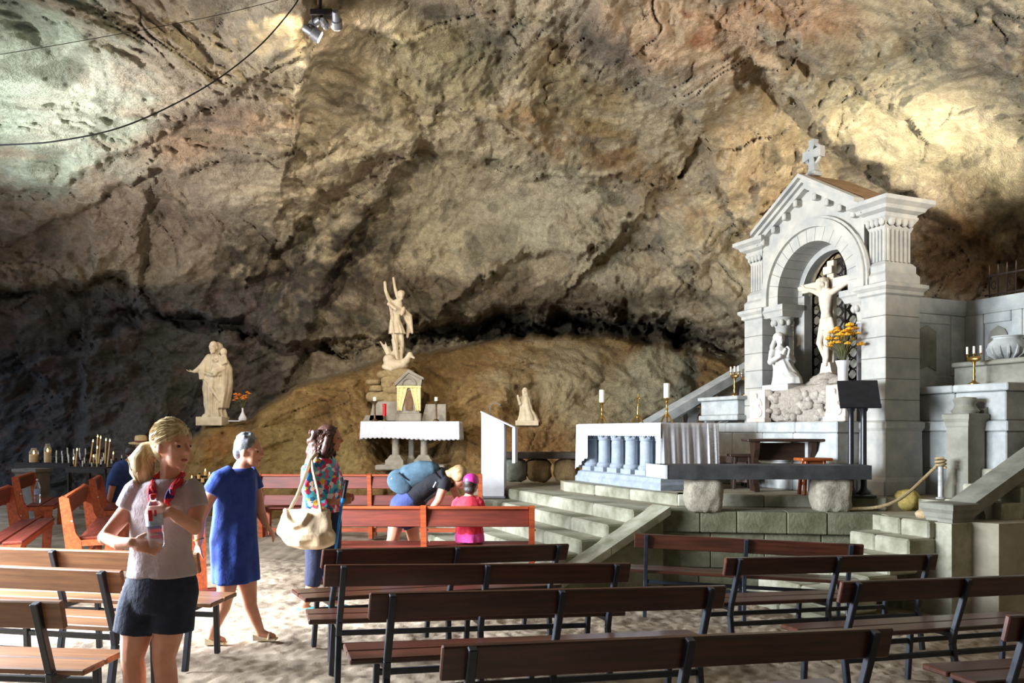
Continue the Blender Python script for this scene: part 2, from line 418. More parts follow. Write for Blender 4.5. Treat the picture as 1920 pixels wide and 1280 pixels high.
    paint((184,172,142), patch(930,410,230,90,-5)*.75); paint((206,196,168), patch(1000,380,110,70,0)*.5)
    paint((122,112,98), patch(1880,90,180,90,15)*.75*sst(-.25,.1,nz2)); paint((128,112,88), patch(1860,380,130,60,25)*.6*sst(-.25,.1,nz2)); paint((196,184,150), patch(1700,230,190,90,10)*.6)
    paint((120,84,48), patch(1790,480,130,90,30)*.9); paint((90,76,62), patch(1660,350,120,35,32)*.6)  # darker streak under the diagonal ridge is painted shade
    paint((146,126,112), patch(110,440,210,70,-8)*.7); paint((156,138,122), patch(300,330,150,70,-20)*.5); paint((172,140,112), patch(400,250,130,40,-12)*.6); paint((124,110,100), patch(400,215,90,25,-12)*.6)
    paint((150,134,118), patch(350,470,70,90,10)*.7)
    soot = sst(-.15,.15, nz2*.6+nz*.5+.12)
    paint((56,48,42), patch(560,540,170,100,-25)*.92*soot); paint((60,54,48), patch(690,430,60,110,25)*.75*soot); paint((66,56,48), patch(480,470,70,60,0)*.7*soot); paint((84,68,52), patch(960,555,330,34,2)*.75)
    paint((74,62,50), patch(1080,620,330,28,2)*.9); paint((70,62,58), patch(300,600,110,40,0)*.6)  # dark bands along the lip and crevice are shade put into the colour
    wl = sst(500, 560, py)*sst(720, 420, px)*(1-low); paint((92,88,88), wl*.9); paint((66,72,86), wl*sst(250,60,px)*sst(600,700,py)*.8); paint((98,86,72), wl*patch(470,700,90,80,0)*.7); paint((76,82,70), wl*patch(300,690,70,60,0)*.6)  # bluish dark of the left wall paints in its dim cool light
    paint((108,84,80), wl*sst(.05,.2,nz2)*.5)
    g = low*inf; paint((160,126,76), g*.95); paint((184,154,102), g*sst(.02,.2,nz2)*.7); paint((122,94,58), g*sst(.03,.2,nz)*.7); paint((120,92,56), g*patch(1000,680,300,40,0)*.6)
    paint((178,164,130), g*patch(1110,740,150,90,10)*.75); paint((176,168,140), g*patch(1230,720,70,70,0)*.7); paint((96,104,92), g*patch(1290,720,22,70,0)*.7); paint((170,116,62), g*patch(420,830,60,26,-10)*.7); paint((156,138,88), g*patch(560,850,110,60,10)*.6)
    paint((128,88,48), g*patch(1000,830,110,50,0)*.6)
    base = base*(1+.22*nz2[:,None]+.16*fbm(Qw*9, 3, .6, 120)[:,None])
    paint((70,60,50), crack*.3*rough)
    # moss and black pock marks
    paint((62,60,54), sst(.26,.36,pn(Qw*2.3, 130)+.25*nz2)*.4*(1-low)*sst(-.05,.1,n_big)); paint((70,74,58), sst(.27,.36,pn(Qw*1.5, 131)+.25*nz2)*.35*(1-low))
    H, W = sh; N = H*W
    idx = np.arange(N).reshape(sh)
    q = np.stack([idx[:-1,:-1], idx[:-1,1:], idx[1:,1:], idx[1:,:-1]], 2).reshape(-1, 4)
    fa = A[:-1,:-1].ravel(); fe = E[:-1,:-1].ravel()
    keep = ~((fa < -36.5) & (fa > -96) & (fe < 33)); iscl = ((Yp-ycre < 0) | (e > 12)).reshape(sh)[:-1,:-1].ravel()
    q1 = np.stack([idx[:-1,-1], idx[:-1,0], idx[1:,0], idx[1:,-1]], 1)       # close the round of the dome (above the mouth)
    def make(name, faces):
        u, inv = np.unique(faces, return_inverse=True); me = bpy.data.meshes.new(name)
        me.vertices.add(len(u)); me.vertices.foreach_set('co', Pt[u].astype(np.float32).ravel())
        fi = inv.reshape(-1, 4); me.loops.add(fi.size); me.loops.foreach_set('vertex_index', fi.astype(np.int32).ravel())
        me.polygons.add(len(fi)); me.polygons.foreach_set('loop_start', np.arange(0, fi.size, 4, dtype=np.int32)); me.polygons.foreach_set('loop_total', np.full(len(fi), 4, np.int32))
        me.polygons.foreach_set('use_smooth', [True]*len(fi)); me.update(); me.validate()
        at = me.color_attributes.new('stain_and_shade', 'FLOAT_COLOR', 'POINT'); at.data.foreach_set('color', np.concatenate([base[u], np.ones((len(u), 1))], 1).astype(np.float32).ravel())
        return me
    cl = np.concatenate([q[keep & iscl], q1]); wl_ = q[keep & ~iscl]
    return make('ceiling', cl), make('wall_back', wl_)
def rock_mat(name, attr=True, col=None, scale=1.0, bs=1.0):
    m, nt, B = newmat(name); L = nt.links; B.inputs['Roughness'].default_value = .9; B.inputs['Specular IOR Level'].default_value = .25
    tc = node(nt, 'ShaderNodeTexCoord')
    n1 = node(nt, 'ShaderNodeTexNoise', Scale=9*scale, Detail=5, Roughness=.7); L.new(tc.outputs['Object'], n1.inputs['Vector'])
    mr = node(nt, 'ShaderNodeMapRange'); mr.inputs[1].default_value = .25; mr.inputs[2].default_value = .75; mr.inputs[3].default_value = .62; mr.inputs[4].default_value = 1.32; L.new(n1.outputs[0], mr.inputs[0])
    mx = node(nt, 'ShaderNodeMix', data_type='RGBA', blend_type='MULTIPLY'); mx.inputs[0].default_value = 1
    if attr:
        at = node(nt, 'ShaderNodeAttribute', attribute_name='stain_and_shade'); L.new(at.outputs['Color'], mx.inputs[6])
    else: mx.inputs[6].default_value = lin(col)+(1,)
    L.new(mr.outputs[0], mx.inputs[7]); L.new(mx.outputs[2], B.inputs['Base Color'])
    n2 = node(nt, 'ShaderNodeTexNoise', Scale=22*scale, Detail=5, Roughness=.72); L.new(tc.outputs['Object'], n2.inputs['Vector'])
    bp = node(nt, 'ShaderNodeBump', Strength=bs, Distance=.085/scale); L.new(n2.outputs[0], bp.inputs['Height']); L.new(bp.outputs[0], B.inputs['Normal'])
    return m
M_rock = rock_mat('cave rock')
me_c, me_w = make_cave()
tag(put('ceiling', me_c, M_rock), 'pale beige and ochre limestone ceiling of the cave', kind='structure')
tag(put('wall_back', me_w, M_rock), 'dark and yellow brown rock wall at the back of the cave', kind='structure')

def fh(x, y):
    s = min(max((x+2.8)/3.2, 0), 1); s = s*s*(3-2*s)
    return .03 - s*.028*(y-3) - .03*max(min(x, 4.5), -1)
def make_floor():
    xs = np.concatenate([np.linspace(-16,-5,20), np.arange(-4.8,5.0,.026), np.linspace(5.2,14,16)]); ys = np.concatenate([np.linspace(-8,1.6,14), np.arange(1.8,9.6,.026), np.linspace(9.7,20,30)])
    X, Y = np.meshgrid(xs, ys); x = X.ravel(); y = Y.ravel()
    s = np.clip((x+2.8)/3.2, 0, 1); s = s*s*(3-2*s); z = .03-s*.028*(y-3)-.03*np.clip(x, -1, 4.5)
    p = np.stack([x, y, x*0], 1); f1, f2, c = worley(p*17+fbm(p*6, 2, .5, 3)[:,None]*.8, 6)
    z = z + .018*fbm(p*.9, 3, .5, 1) + .022*(1-f1)*(c > .25) + .018*fbm(p*9, 3, .55, 2)-.02
    me = bpy.data.meshes.new('floor'); H, W = X.shape; idx = np.arange(H*W).reshape(H, W)
    q = np.stack([idx[:-1,:-1], idx[:-1,1:], idx[1:,1:], idx[1:,:-1]], 2).reshape(-1, 4)
    me.vertices.add(len(x)); me.vertices.foreach_set('co', np.stack([x, y, z], 1).astype(np.float32).ravel())
    me.loops.add(q.size); me.loops.foreach_set('vertex_index', q.astype(np.int32).ravel()); me.polygons.add(len(q))
    me.polygons.foreach_set('loop_start', np.arange(0, q.size, 4, dtype=np.int32)); me.polygons.foreach_set('loop_total', np.full(len(q), 4, np.int32)); me.polygons.foreach_set('use_smooth', [True]*len(q)); me.update(); me.validate()
    return me
M_floor = mat('trodden cave floor', (176,158,136), (120,104,86), 2.2, .85, .5, 60, bdist=.008)
tag(put('floor', make_floor(), M_floor), 'trodden pale stony floor of the cave', kind='structure')
# ------------------------------------------------------------------ the sanctuary: platform, steps, terrace walls
ANG = math.atan2(-.9188, .3948); SU = Vector((.3948, -.9188, 0)); SB = Vector((.9188, .3948, 0)); SO = Vector((4.4, 9.3, 0))
def S(s, d, z=0): return SO+SU*s+SB*d+Vector((0,0,z))
M_plat = mat('mossy grey step stone', (186,182,164), (128,126,104), 3.0, .85, .5, 30, bdist=.01)
M_stone = mat('pale blue grey limestone', (184,186,184), (152,156,156), 5, .8, .25, 40, bdist=.006)
M_stoned = mat('weathered olive grey limestone', (150,148,136), (112,110,98), 2.6, .85, .5, 26, bdist=.01)
M_wall = mat('mossy wall stone', (132,130,108), (84,82,60), 2.0, .9, .7, 24, bdist=.015)
M_tread = mat('worn tread stone', (170,160,140), (136,128,108), 2.5, .7, .3, 30, bdist=.006)
M_dark = mat('blackened slate slab', (64,66,68), (42,43,46), 5, .6, .4, 30, bdist=.006)
def stones(parent, p0, p1, depth, z0, z1, n, m, name='stone_block', side=1, jit=.15, gap=.006, ch=.012, pr=.012):
    """a row of single stones from p0 to p1 (parent-local xy), reaching depth to the left of the run"""
    p0 = Vector((p0[0], p0[1])); p1 = Vector((p1[0], p1[1])); d = p1-p0; L = d.length; d.normalize(); nrm = Vector((-d.y, d.x))*side
    cuts = [0]+[(i+random.uniform(-jit, jit))/n for i in range(1, n)]+[1]; ang = math.atan2(d.y, d.x)
    for a, b in zip(cuts[:-1], cuts[1:]):
        c = p0+d*L*(a+b)/2+nrm*depth/2-nrm*random.uniform(0, pr)
        mb = MB().box((0,0,0), (L*(b-a)-gap, depth, z1-z0-gap*.5), None, ch)
        o = mb.build(name, m, parent, None); o.location = (c.x, c.y, (z0+z1)/2); o.rotation_euler = (0, 0, ang)
fl = struct('floor_platform', 'raised stone platform carrying the white altar', SO, ANG)
loc = lambda x, y: (Vector((x, y, 0))-SO).dot(SU), 
def L2(x, y):
    q = Vector((x, y, 0))-SO; return (q.dot(SU), q.dot(SB))
top_poly = [(-6.6,-2.78),(-.95,-2.78), L2(1.66,9.1), L2(4.02,8.72), (.85,-.72), (1.6,-.3), (1.8,1.2), (1.6,3.5), (-8.5,3.5)]
MB().prism(top_poly, -.4, .695, 'xy').build('paving', M_tread, fl, None)
# altar step
stp = [L2(.776,11.84), L2(1.99,9.48), L2(3.6,9.3), L2(4.25,8.95), (.45,.5), (.3,1.5), (-4.2,1.5), L2(.70,12.3)]
MB().prism([ (x*.985-.02, y+.04) for x, y in stp], .69, .835, 'xy').build('step_paving', M_tread, fl, None)
stones(fl, L2(.776,11.84), L2(1.99,9.48), .34, .695, .842, 3, M_plat, side=1)
stones(fl, L2(1.99,9.48), L2(3.6,9.3), .3, .695, .842, 3, M_plat, side=1)
stones(fl, L2(3.6,9.3), L2(4.25,8.95), .3, .695, .842, 1, M_plat, side=1)
# flight of steps on the left of the platform
sl = struct('floor_steps_left', 'worn pale stone steps leading up to the altar platform', SO, ANG)
for k in range(6):
    z1 = .70-.155*k; d0 = -2.88-.34*k
    stones(sl, (-5.1-.02*k, d0), (-.93, d0), .46, z1-.175, z1, 4, M_plat, side=1, ch=.02)
mb = MB(); mb.prism([(-5.2,-3.6),(-5.2,-2.7),(-4.4,-2.7),(-4.4,-3.35)], -.2, .545, 'xy').build('landing_stone', M_plat, sl, None)
# sloping parapet beside the steps
pp = struct('wall_parapet', 'sloping stone parapet beside the altar steps', SO, ANG)
def para(z0, z1, w0, w1, name, m):
    poly = [(-2.60, z0+.76), (-2.60, z1+.76), (-4.9, z1-.46), (-4.9, z0-.46)]
    MB().prism(poly, w0, w1, 'yz').build(name, m, pp, None)
MB().prism([(-2.66,-.4),(-2.66,.70),(-4.85,-.46),(-4.85,-.6)], -.92, -.66, 'yz').build('body', M_wall, pp, None)
for i in range(3):
    a, b = i/3, (i+1)/3-.004
    f = lambda t, dz: (-2.60-2.3*t, .755-1.22*t+dz)
    MB().prism([f(a,-.09), f(a,0), f(b,0), f(b,-.09)], -.96, -.60, 'yz').build('coping_stone', M_plat, pp, None)
# front wall of the platform
fw = struct('wall_platform', 'mossy low retaining wall below the altar platform')
stones(fw, (1.60,8.98), (4.02,8.60), .34, .46, .70, 5, M_wall, side=1, ch=.009)
stones(fw, (1.62,9.06), (4.02,8.68), .3, .05, .455, 4, M_wall, side=1, ch=.009)
stones(fw, (1.62,9.05), (4.02,8.67), .3, -.5, .045, 5, M_wall, side=1, ch=.009)
# steps on the right
sr = struct('floor_steps_right', 'grey stone steps beside the right hand newel post', SO, ANG)
for k in range(6):
    z1 = .70-.165*k; d0 = -.79-.27*k
    stones(sr, (.62-.16*k, d0), (1.22, d0), .40, z1-.18, z1, 2, M_plat, side=1, ch=.018)
for k in range(9):
    z1 = .86+.16*k; d0 = .35+.30*k-.3
    stones(sr, (.72, d0), (1.4, d0), .34, z1-.30, z1, 1, M_plat, side=1, ch=.018)
MB().prism([(.3,-.7),(1.4,-.7),(1.4,1.2),(.3,1.2)], -.3, .69, 'xy').build('landing', M_plat, sr, None)
MB().prism([(.45,.0),(1.1,.0),(1.1,.74),(.45,.74)], .68, .84, 'xy').build('landing_step', M_plat, sr, None)
# balustrades
def newel(st, c, z0, z1, w=.30):
    h = w/2
    MB().square_stack([(h*1.12,h*1.12,z0),(h*1.12,h*1.12,z0+.16),(h,h,z0+.2),(h,h,z1-.16),(h*1.08,h*1.08,z1-.14),(h*1.08,h*1.08,z1-.10),(h*1.25,h*1.25,z1-.06),(h*1.25,h*1.25,z1-.01),(h*1.1,h*1.1,z1)], (c[0], c[1], 0)).build('newel_post', M_stoned, st, None)
def balus_mesh(h, w=.22, t=.12):
    hw = w/2; pts = [(-hw,0),(hw,0),(hw,.08*h),(hw*.72,.14*h),(hw*.62,.5*h),(hw*.72,.74*h),(hw,.86*h),(hw*1.15,h),(-hw*1.15,h),(-hw,.86*h),(-hw*.72,.74*h),(-hw*.62,.5*h),(-hw*.72,.14*h),(-hw,.08*h)]
    return MB().prism(pts, -t/2, t/2, 'yz')
def rail(st, s, d0, d1, z0, z1, n, m, hb, wd=.30, th=.13):
    sl_ = (z1-z0)/(d1-d0)
    MB().prism([(d0,z0-th),(d0,z0-.03),(d0,z0),(d1,z1),(d1,z1-th)], s-wd/2, s+wd/2, 'yz').build('handrail', m, st, None)
    MB().prism([(d0,z0-th-.045),(d0,z0-th),(d1,z1-th),(d1,z1-th-.045)], s-wd/2+.05, s+wd/2-.05, 'yz').build('rail_moulding', m, st, None)
    for k in range(n):
        d = d0+(d1-d0)*(k+.75)/n; z = z0+sl_*(d-d0)-th-.03-hb
        o = balus_mesh(hb, .24, .14).build('baluster', m, st, None); o.location = (s, d, z)
    MB().prism([(d0,z0-th-hb-.16),(d0,z0-th-hb),(d1,z1-th-hb),(d1,z1-th-hb-.16)], s-wd/2+.02, s+wd/2-.02, 'yz').build('stringer', m, st, None)
b1 = struct('wall_balustrade_right', 'stone stair balustrade rising beyond the right edge', SO, ANG)
newel(b1, (1.22,-.50), -.32, .88, .30); rail(b1, 1.22, -.36, 2.2, .86, 2.05, 5, M_stoned, .52)
MB().prism([(-.35,-.35),(-.35,.10),(2.2,1.24),(2.2,-.35)], 1.12, 1.32, 'yz').build('stringer_wall', M_stoned, b1, None)
b2 = struct('wall_balustrade_back', 'stone stair balustrade beside the terrace ledge', SO, ANG)
newel(b2, (.60,.56), .83, 1.80, .27); rail(b2, .60, .68, 1.62, 1.84, 2.31, 2, M_stoned, .62, .28)
MB().lathe([(.13,1.80),(.15,1.83),(.12,1.86),(.10,1.90),(.13,1.95),(.11,1.98),(.0,1.99)], 14, (.60,.56,0)).build('finial_stump', M_stoned, b2)
b3 = struct('wall_balustrade_left', 'stone stair balustrade rising behind the altar', SO, ANG)
rail(b3, -3.62, -1.08, 1.3, 1.69, 2.87, 7, M_stone, .56, .34, .15)
MB().prism([(-1.08,.65),(-1.08,1.04),(1.3,2.2),(1.3,.65)], -3.72, -3.52, 'yz').build('stringer_wall', M_stone, b3, None)
# terrace walls right of the shrine
ta = struct('wall_terrace', 'panelled grey stone terrace wall right of the shrine', SO, ANG)
MB().box((-.40,1.19,1.95), (.28,1.2,2.6)).build('core', M_stone, ta, None)
for (d0, d1, z0, z1, s1) in ((.60,.72,2.3,3.08,-.235),(1.42,1.69,2.3,3.08,-.235),(.72,1.42,2.95,3.08,-.235),(.60,1.69,1.9,2.3,-.235)):
    MB().box(((s1-.27)/2-.01,(d0+d1)/2,(z0+z1)/2), (s1+.27,d1-d0-.006,z1-z0-.006), None, .01).build('panel_stone', M_stone, ta, None)
MB().prism([(.84,2.36),(1.02,2.42),(1.16,2.36),(1.16,2.86),(1.0,2.93),(.84,2.86)], -.262, -.245, 'yz').build('sunk_panel', M_stoned, ta, None)
MB().square_stack([(.18,.62,3.08),(.20,.62,3.12),(.22,.62,3.18),(.24,.62,3.26)], (-.42,1.1,0)).build('coping', M_stone, ta, None)
tb = struct('wall_terrace_side', 'stone terrace wall carrying the iron railing', SO, ANG)
MB().box((.55,1.86,1.95), (1.7,.28,2.6)).build('core', M_stone, tb, None)
for (s0, s1, z0, z1) in ((-.28,.0,2.3,3.08),(.36,.5,2.3,3.08),(.0,.36,2.95,3.08),(.5,.9,2.3,3.08),(-.28,1.2,1.95,2.3)):
    MB().box(((s0+s1)/2,1.71,(z0+z1)/2), (s1-s0-.006,.06,z1-z0-.006), None, .01).build('panel_stone', M_stone, tb, None)
MB().prism([(.06,2.34),(.3,2.34),(.3,2.80),(.27,2.86),(.18,2.91),(.09,2.86),(.06,2.80)], 1.70, 1.72, 'xz').build('sunk_panel', M_stoned, tb, None)
MB().square_stack([(.86,.17,3.08),(.86,.19,3.12),(.86,.21,3.18),(.86,.23,3.26)], (.55,1.86,0)).build('coping', M_stone, tb, None)
# ledges right and left of the shrine
def ledge(name, label, s0, s1, d0, d1, zs, m, n=2):
    st = struct(name, label, SO, ANG); prev = None
    for (z0, z1, o_) in zs:
        stones(st, (s0, d0-o_), (s1+o_, d0-o_), d1-d0+o_, z0, z1, n, m, side=1, ch=.012, pr=.004)
    return st
ledge('trim_1', 'moulded stone ledge in the alcove right of the shrine', -.25, .95, .75, 1.65, [(2.05,2.14,.06),(1.72,2.05,0),(1.60,1.72,.05),(1.15,1.60,.02),(.69,1.15,.02)], M_stone, 2)
ledge('trim_2', 'upper stone ledge carrying the urn', -.0, .95, 1.15, 1.7, [(2.38,2.44,.05),(2.14,2.38,0)], M_stoned, 1)
ledge('trim_3', 'carved stone ledge left of the shrine', -3.38, -2.5, -.12, .6, [(2.06,2.12,.07),(1.84,2.06,0),(1.76,1.84,.05)], M_stone, 1)
ledge('trim_4', 'block podium wall below the shrine', -3.75, -.38, -.36, .9, [(1.58,1.72,.02),(1.20,1.58,0),(.835,1.20,0)], M_stone, 5)
# ------------------------------------------------------------------ the gabled shrine
M_marb = mat('white grey shrine stone', (182,178,168), (154,155,152), 4, .75, .2, 40, bdist=.005)
M_cream = mat('cream carved stone', (210,194,166), (182,166,140), 8, .8, .3, 50, bdist=.004)
M_iron = mat('black wrought iron', (34,32,32), (52,42,36), 20, .5, .2, 60, metal=.6)
sh = thing('shrine', 'gabled white stone shrine with round arch and cross on top', 'shrine', SO, ANG)
def pillar(s0, s1):
    c = (s0+s1)/2; wd = s1-s0
    for k in range(6):
        z0 = 1.72+.25*k
        MB().box((c,.285,z0+.125), (wd,.57,.246), None, .006).build('stone_block', M_marb, sh, None)
    hx, hy = wd/2, .285
    MB().square_stack([(hx,hy,3.21),(hx+.03,hy+.03,3.23),(hx+.03,hy+.03,3.27),(hx+.07,hy+.07,3.31),(hx+.07,hy+.07,3.35),(hx+.01,hy+.01,3.37)], (c,.285,0)).build('impost_moulding', M_marb, sh, None)
    MB().square_stack([(hx,hy,3.36),(hx,hy,3.46),(hx-.03,hy-.03,3.5),(hx-.03,hy-.03,3.58),(hx-.06,hy-.06,3.62)], (c,.285,0)).build('pilaster_base', M_marb, sh, None)
    MB().box((c,.285,3.82), (wd-.15,.42,.42)).build('pilaster_core', M_marb, sh, None)
    for k in range(5):
        x = c-(wd-.12)/2+(wd-.12)*(k+.5)/5
        MB().cone((x,.075,3.63), (x,.075,4.02), .021, n=8).build('flute', M_marb, sh)
    if s1 > -.1:
        for k in range(6):
            y = .075+.42*(k+.5)/6; MB().cone((s1-.075,y,3.63), (s1-.075,y,4.02), .024, n=8).build('flute', M_marb, sh)
    cap = MB(); cap.square_stack([(hx-.07,.215,4.0),(hx-.05,.235,4.05),(hx-.06,.225,4.07),(hx-.01,.275,4.15),(hx-.01,.275,4.17)], (c,.285,0)); cp = cap.build('capital', M_marb, sh, None)
    for k in range(4):
        x = c-(wd-.1)/2+(wd-.1)*(k+.5)/4; MB().ell((x,.03,4.10), (.035,.03,.055)).build('acanthus_leaf', M_marb, cp)
        if s1 > -.1: MB().ell((s1-.03,.08+.42*(k+.5)/4,4.10), (.03,.05,.055)).build('acanthus_leaf', M_marb, cp)
    MB().square_stack([(hx-.02,hy-.02,4.17),(hx-.02,hy-.02,4.20),(hx+.04,hy+.04,4.23),(hx+.06,hy+.06,4.27),(hx+.12,hy+.12,4.31),(hx+.12,hy+.12,4.36),(hx+.08,hy+.08,4.37)], (c,.285,0)).build('cornice', M_marb, sh, None)
pillar(-2.50, -2.12); pillar(-.36, 0)
# tall foot of the right pillar
MB().square_stack([(.22,.33,.84),(.22,.33,1.0),(.20,.305,1.05),(.195,.30,1.60),(.22,.32,1.64),(.22,.32,1.70),(.185,.29,1.72)], (-.18,.285,0)).build('pillar_foot', M_marb, sh, None)
MB().square_stack([(.21,.31,1.60),(.21,.31,1.70),(.19,.29,1.72)], (-2.31,.285,0)).build('pillar_foot', M_marb, sh, None)
AC, AZ, RI, RO = -1.18, 3.47, .62, .80
# spandrel wall with the arch cut out of it, up to the gable
def gz(s): return 4.28+max(0, .56*(1-abs(s+1.24)/.93))
ring = []; NS = 28
mb = MB(); inner = []; outer = []
for k in range(NS+1):
    t = PI*k/NS; c_, s_ = math.cos(t), math.sin(t); inner.append((AC-RO*c_, AZ+RO*s_))
    lo_, hi_ = RO, 3
    for _ in range(40):
        m_ = (lo_+hi_)/2; x = AC-m_*c_; z = AZ+m_*s_
        if -2.14 < x < -.34 and z < gz(x)-.02: lo_ = m_
        else: hi_ = m_
    outer.append((AC-lo_*c_, AZ+lo_*s_))
for k in range(NS): mb.prism([inner[k], inner[k+1], outer[k+1], outer[k]], .03, .50, 'xz')
mb.prism([(-2.14,3.2),(AC-RI,3.2),(AC-RI,AZ),(-2.14,AZ)], .03, .5, 'xz'); mb.prism([(AC+RI,3.2),(-.34,3.2),(-.34,AZ),(AC+RI,AZ)], .03, .5, 'xz')
mb.build('tympanum_wall', M_marb, sh, None)
NV = 15
for k in range(NV):
    t0, t1 = PI*k/NV+.0035, PI*(k+1)/NV-.0035
    pts = [(AC-RI*math.cos(t0), AZ+RI*math.sin(t0))]+[(AC-RO*math.cos(t), AZ+RO*math.sin(t)) for t in (t0, (t0+t1)/2, t1)]+[(AC-RI*math.cos(t), AZ+RI*math.sin(t)) for t in (t1, (t0+t1)/2)]
    MB().prism(pts, -.005, .36, 'xz').build('voussoir', M_marb, sh, None)
for x0, x1 in ((AC-RO, AC-RI), (AC+RI, AC+RO)): MB().box(((x0+x1)/2,.18,3.41), (x1-x0,.37,.12)).build('stilt_stone', M_marb, sh, None)
for r0, r1, d0 in ((RO,.90,-.05),(.90,.935,-.02)):
    mb = MB(); n = 30
    for k in range(n):
        a, b = PI*k/n, PI*(k+1)/n; mb.prism([(AC-r*math.cos(t), AZ+r*math.sin(t)) for r, t in ((r0,a),(r1,a),(r1,b),(r0,b))], d0, .05, 'xz')
    for sg in (-1, 1): mb.box((AC+sg*(r0+r1)/2, (d0+.05)/2, 3.41), (r1-r0,.05-d0,.12))
    mb.build('archivolt', M_marb, sh, None)
# inner order of the arch, jambs and back wall
mb = MB(); n = 24
for k in range(n):
    a, b = PI*k/n, PI*(k+1)/n; mb.prism([(AC-r*math.cos(t), AZ+r*math.sin(t)) for r, t in ((RI-.08,a),(RO,a),(RO,b),(RI-.08,b))], .36, .5, 'xz')
mb.box((AC-RI+.02,.43,2.6), (.2,.14,1.76)); mb.box((AC+RI-.02,.43,2.6), (.2,.14,1.76)); mb.build('inner_arch', M_marb, sh, None)
for x in (-1.95, -.50): MB().box((x,.70,2.5), (.2,.36,1.66)).build('jamb', M_marb, sh, None)
MB().box((-1.28,1.0,2.85), (1.1,.12,2.4)).build('back_wall', M_stoned, sh, None)
MB().prism([(-2.12,4.12),(-.36,4.12),(-.36,4.28),(-1.24,4.8),(-2.12,4.28)], .5, .66, 'xz').build('vault_back', M_marb, sh, None)
# columns under the arch
for x in (-1.90, -.46):
    cb = MB().square_stack([(.16,.16,1.72),(.16,.16,1.98),(.13,.13,2.02),(.13,.13,2.06)], (x,.17,0)).build('column_plinth', M_marb, sh, None)
    MB().lathe([(.125,2.06),(.13,2.09),(.10,2.12),(.115,2.15),(.10,2.18)], 18, (x,.17,0)).build('column_base', M_marb, sh)
    MB().lathe([(.092,2.17),(.092,2.5),(.084,2.94)], 18, (x,.17,0)).build('column_shaft', mat('grey column stone', (150,148,156), (128,128,138), 9, .5), sh)
    cc = MB().lathe([(.10,2.93),(.10,2.955),(.085,2.97),(.095,3.05),(.15,3.17),(.165,3.19)], 18, (x,.17,0)).build('column_capital', M_marb, sh)
    for k in range(8): t = 2*PI*k/8; MB().ell((x+.125*math.cos(t), .17+.125*math.sin(t), 3.12), (.035,.035,.05)).build('leaf', M_marb, cc)
    MB().square_stack([(.17,.17,3.19),(.20,.20,3.26),(.22,.22,3.28),(.22,.22,3.35)], (x,.19,0)).build('impost_block', M_marb, sh, None)
# raking cornice, corbels, roof
for a, b in (((-2.17,4.24), (-1.24,4.80)), ((-.31,4.24), (-1.24,4.80))):
    for dz, th, d0, d1 in ((0,.08,-.06,.62),(.075,.06,-.11,.66),(.13,.055,-.17,.70)):
        sg = 1 if a[0] < b[0] else -1
        MB().prism([(a[0],a[1]+dz),(b[0],b[1]+dz),(b[0],b[1]+dz+th),(a[0],a[1]+dz+th)], d0, d1, 'xz').build('raking_cornice', M_marb, sh, None)
    for k in range(4):
        t = (k+.6)/4.4; x = a[0]+(b[0]-a[0])*t; z = a[1]+(b[1]-a[1])*t-.05
        MB().box((x,-.01,z), (.075,.12,.09), None, .012).build('corbel', M_marb, sh, None)
MB().prism([(-2.2,4.42),(-1.24,4.99),(-.28,4.42),(-.28,4.36),(-1.24,4.93),(-2.2,4.36)], .0, .72, 'xz').build('roof', mat('brown roof stone', (150,118,84), (120,92,62), 6, .9), sh, None)
# cross on the gable
cr = MB(); cr.square_stack([(.09,.06,4.97),(.09,.06,5.02),(.06,.045,5.05)], (-1.24,.1,0)); cr.prism([(-1.30,5.02),(-1.18,5.02),(-1.205,5.22),(-1.08,5.20),(-1.08,5.34),(-1.205,5.32),(-1.19,5.46),(-1.29,5.46),(-1.275,5.32),(-1.40,5.34),(-1.40,5.20),(-1.275,5.22)], .06, .14, 'xz')
cr.build('gable_cross', M_marb, sh, None)
MB().tube([(-1.24+.13*math.cos(t), .10, 5.27+.13*math.sin(t)) for t in [2*PI*k/16 for k in range(17)]], .022, 6).build('cross_ring', M_marb, sh)
MB().box((-2.22,-.005,1.98), (.03,.02,.11)).build('lock_plate', M_iron, sh, None)
# wrought iron grille closing the niche
gr = thing('iron_grille', 'black wrought iron grille of looped bars closing the shrine niche', 'grille', S(AC, .60), ANG)
fr = MB(); fr.tube([(-.58,0,1.75)]+[(-.58*math.cos(PI*k/16), 0, AZ+.58*math.sin(PI*k/16)) for k in range(17)]+[(.58,0,1.75)], .016, 6); fr.build('frame', M_iron, gr)
for x in (-.29, 0, .29): MB().box((x,0,2.86), (.02,.02,2.22)).build('upright_bar', M_iron, gr, None)
lm = MB().tube([(.062*math.cos(2*PI*k/10)*(1+.25*math.cos(4*PI*k/10)), 0, .072*math.sin(2*PI*k/10)) for k in range(11)], .011, 5, False).mesh('loop', True); lm.materials.append(M_iron)
for i in range(9):
    for j in range(16):
        x = -.52+.13*i; z = 1.85+.145*j+(.07 if i % 2 else 0)
        if z < AZ or math.hypot(x, z-AZ) < .55:
            o = bpy.data.objects.new('iron_loop', lm); COL.objects.link(o); o.parent = gr; o.location = (x, random.uniform(-.012,.012), z)
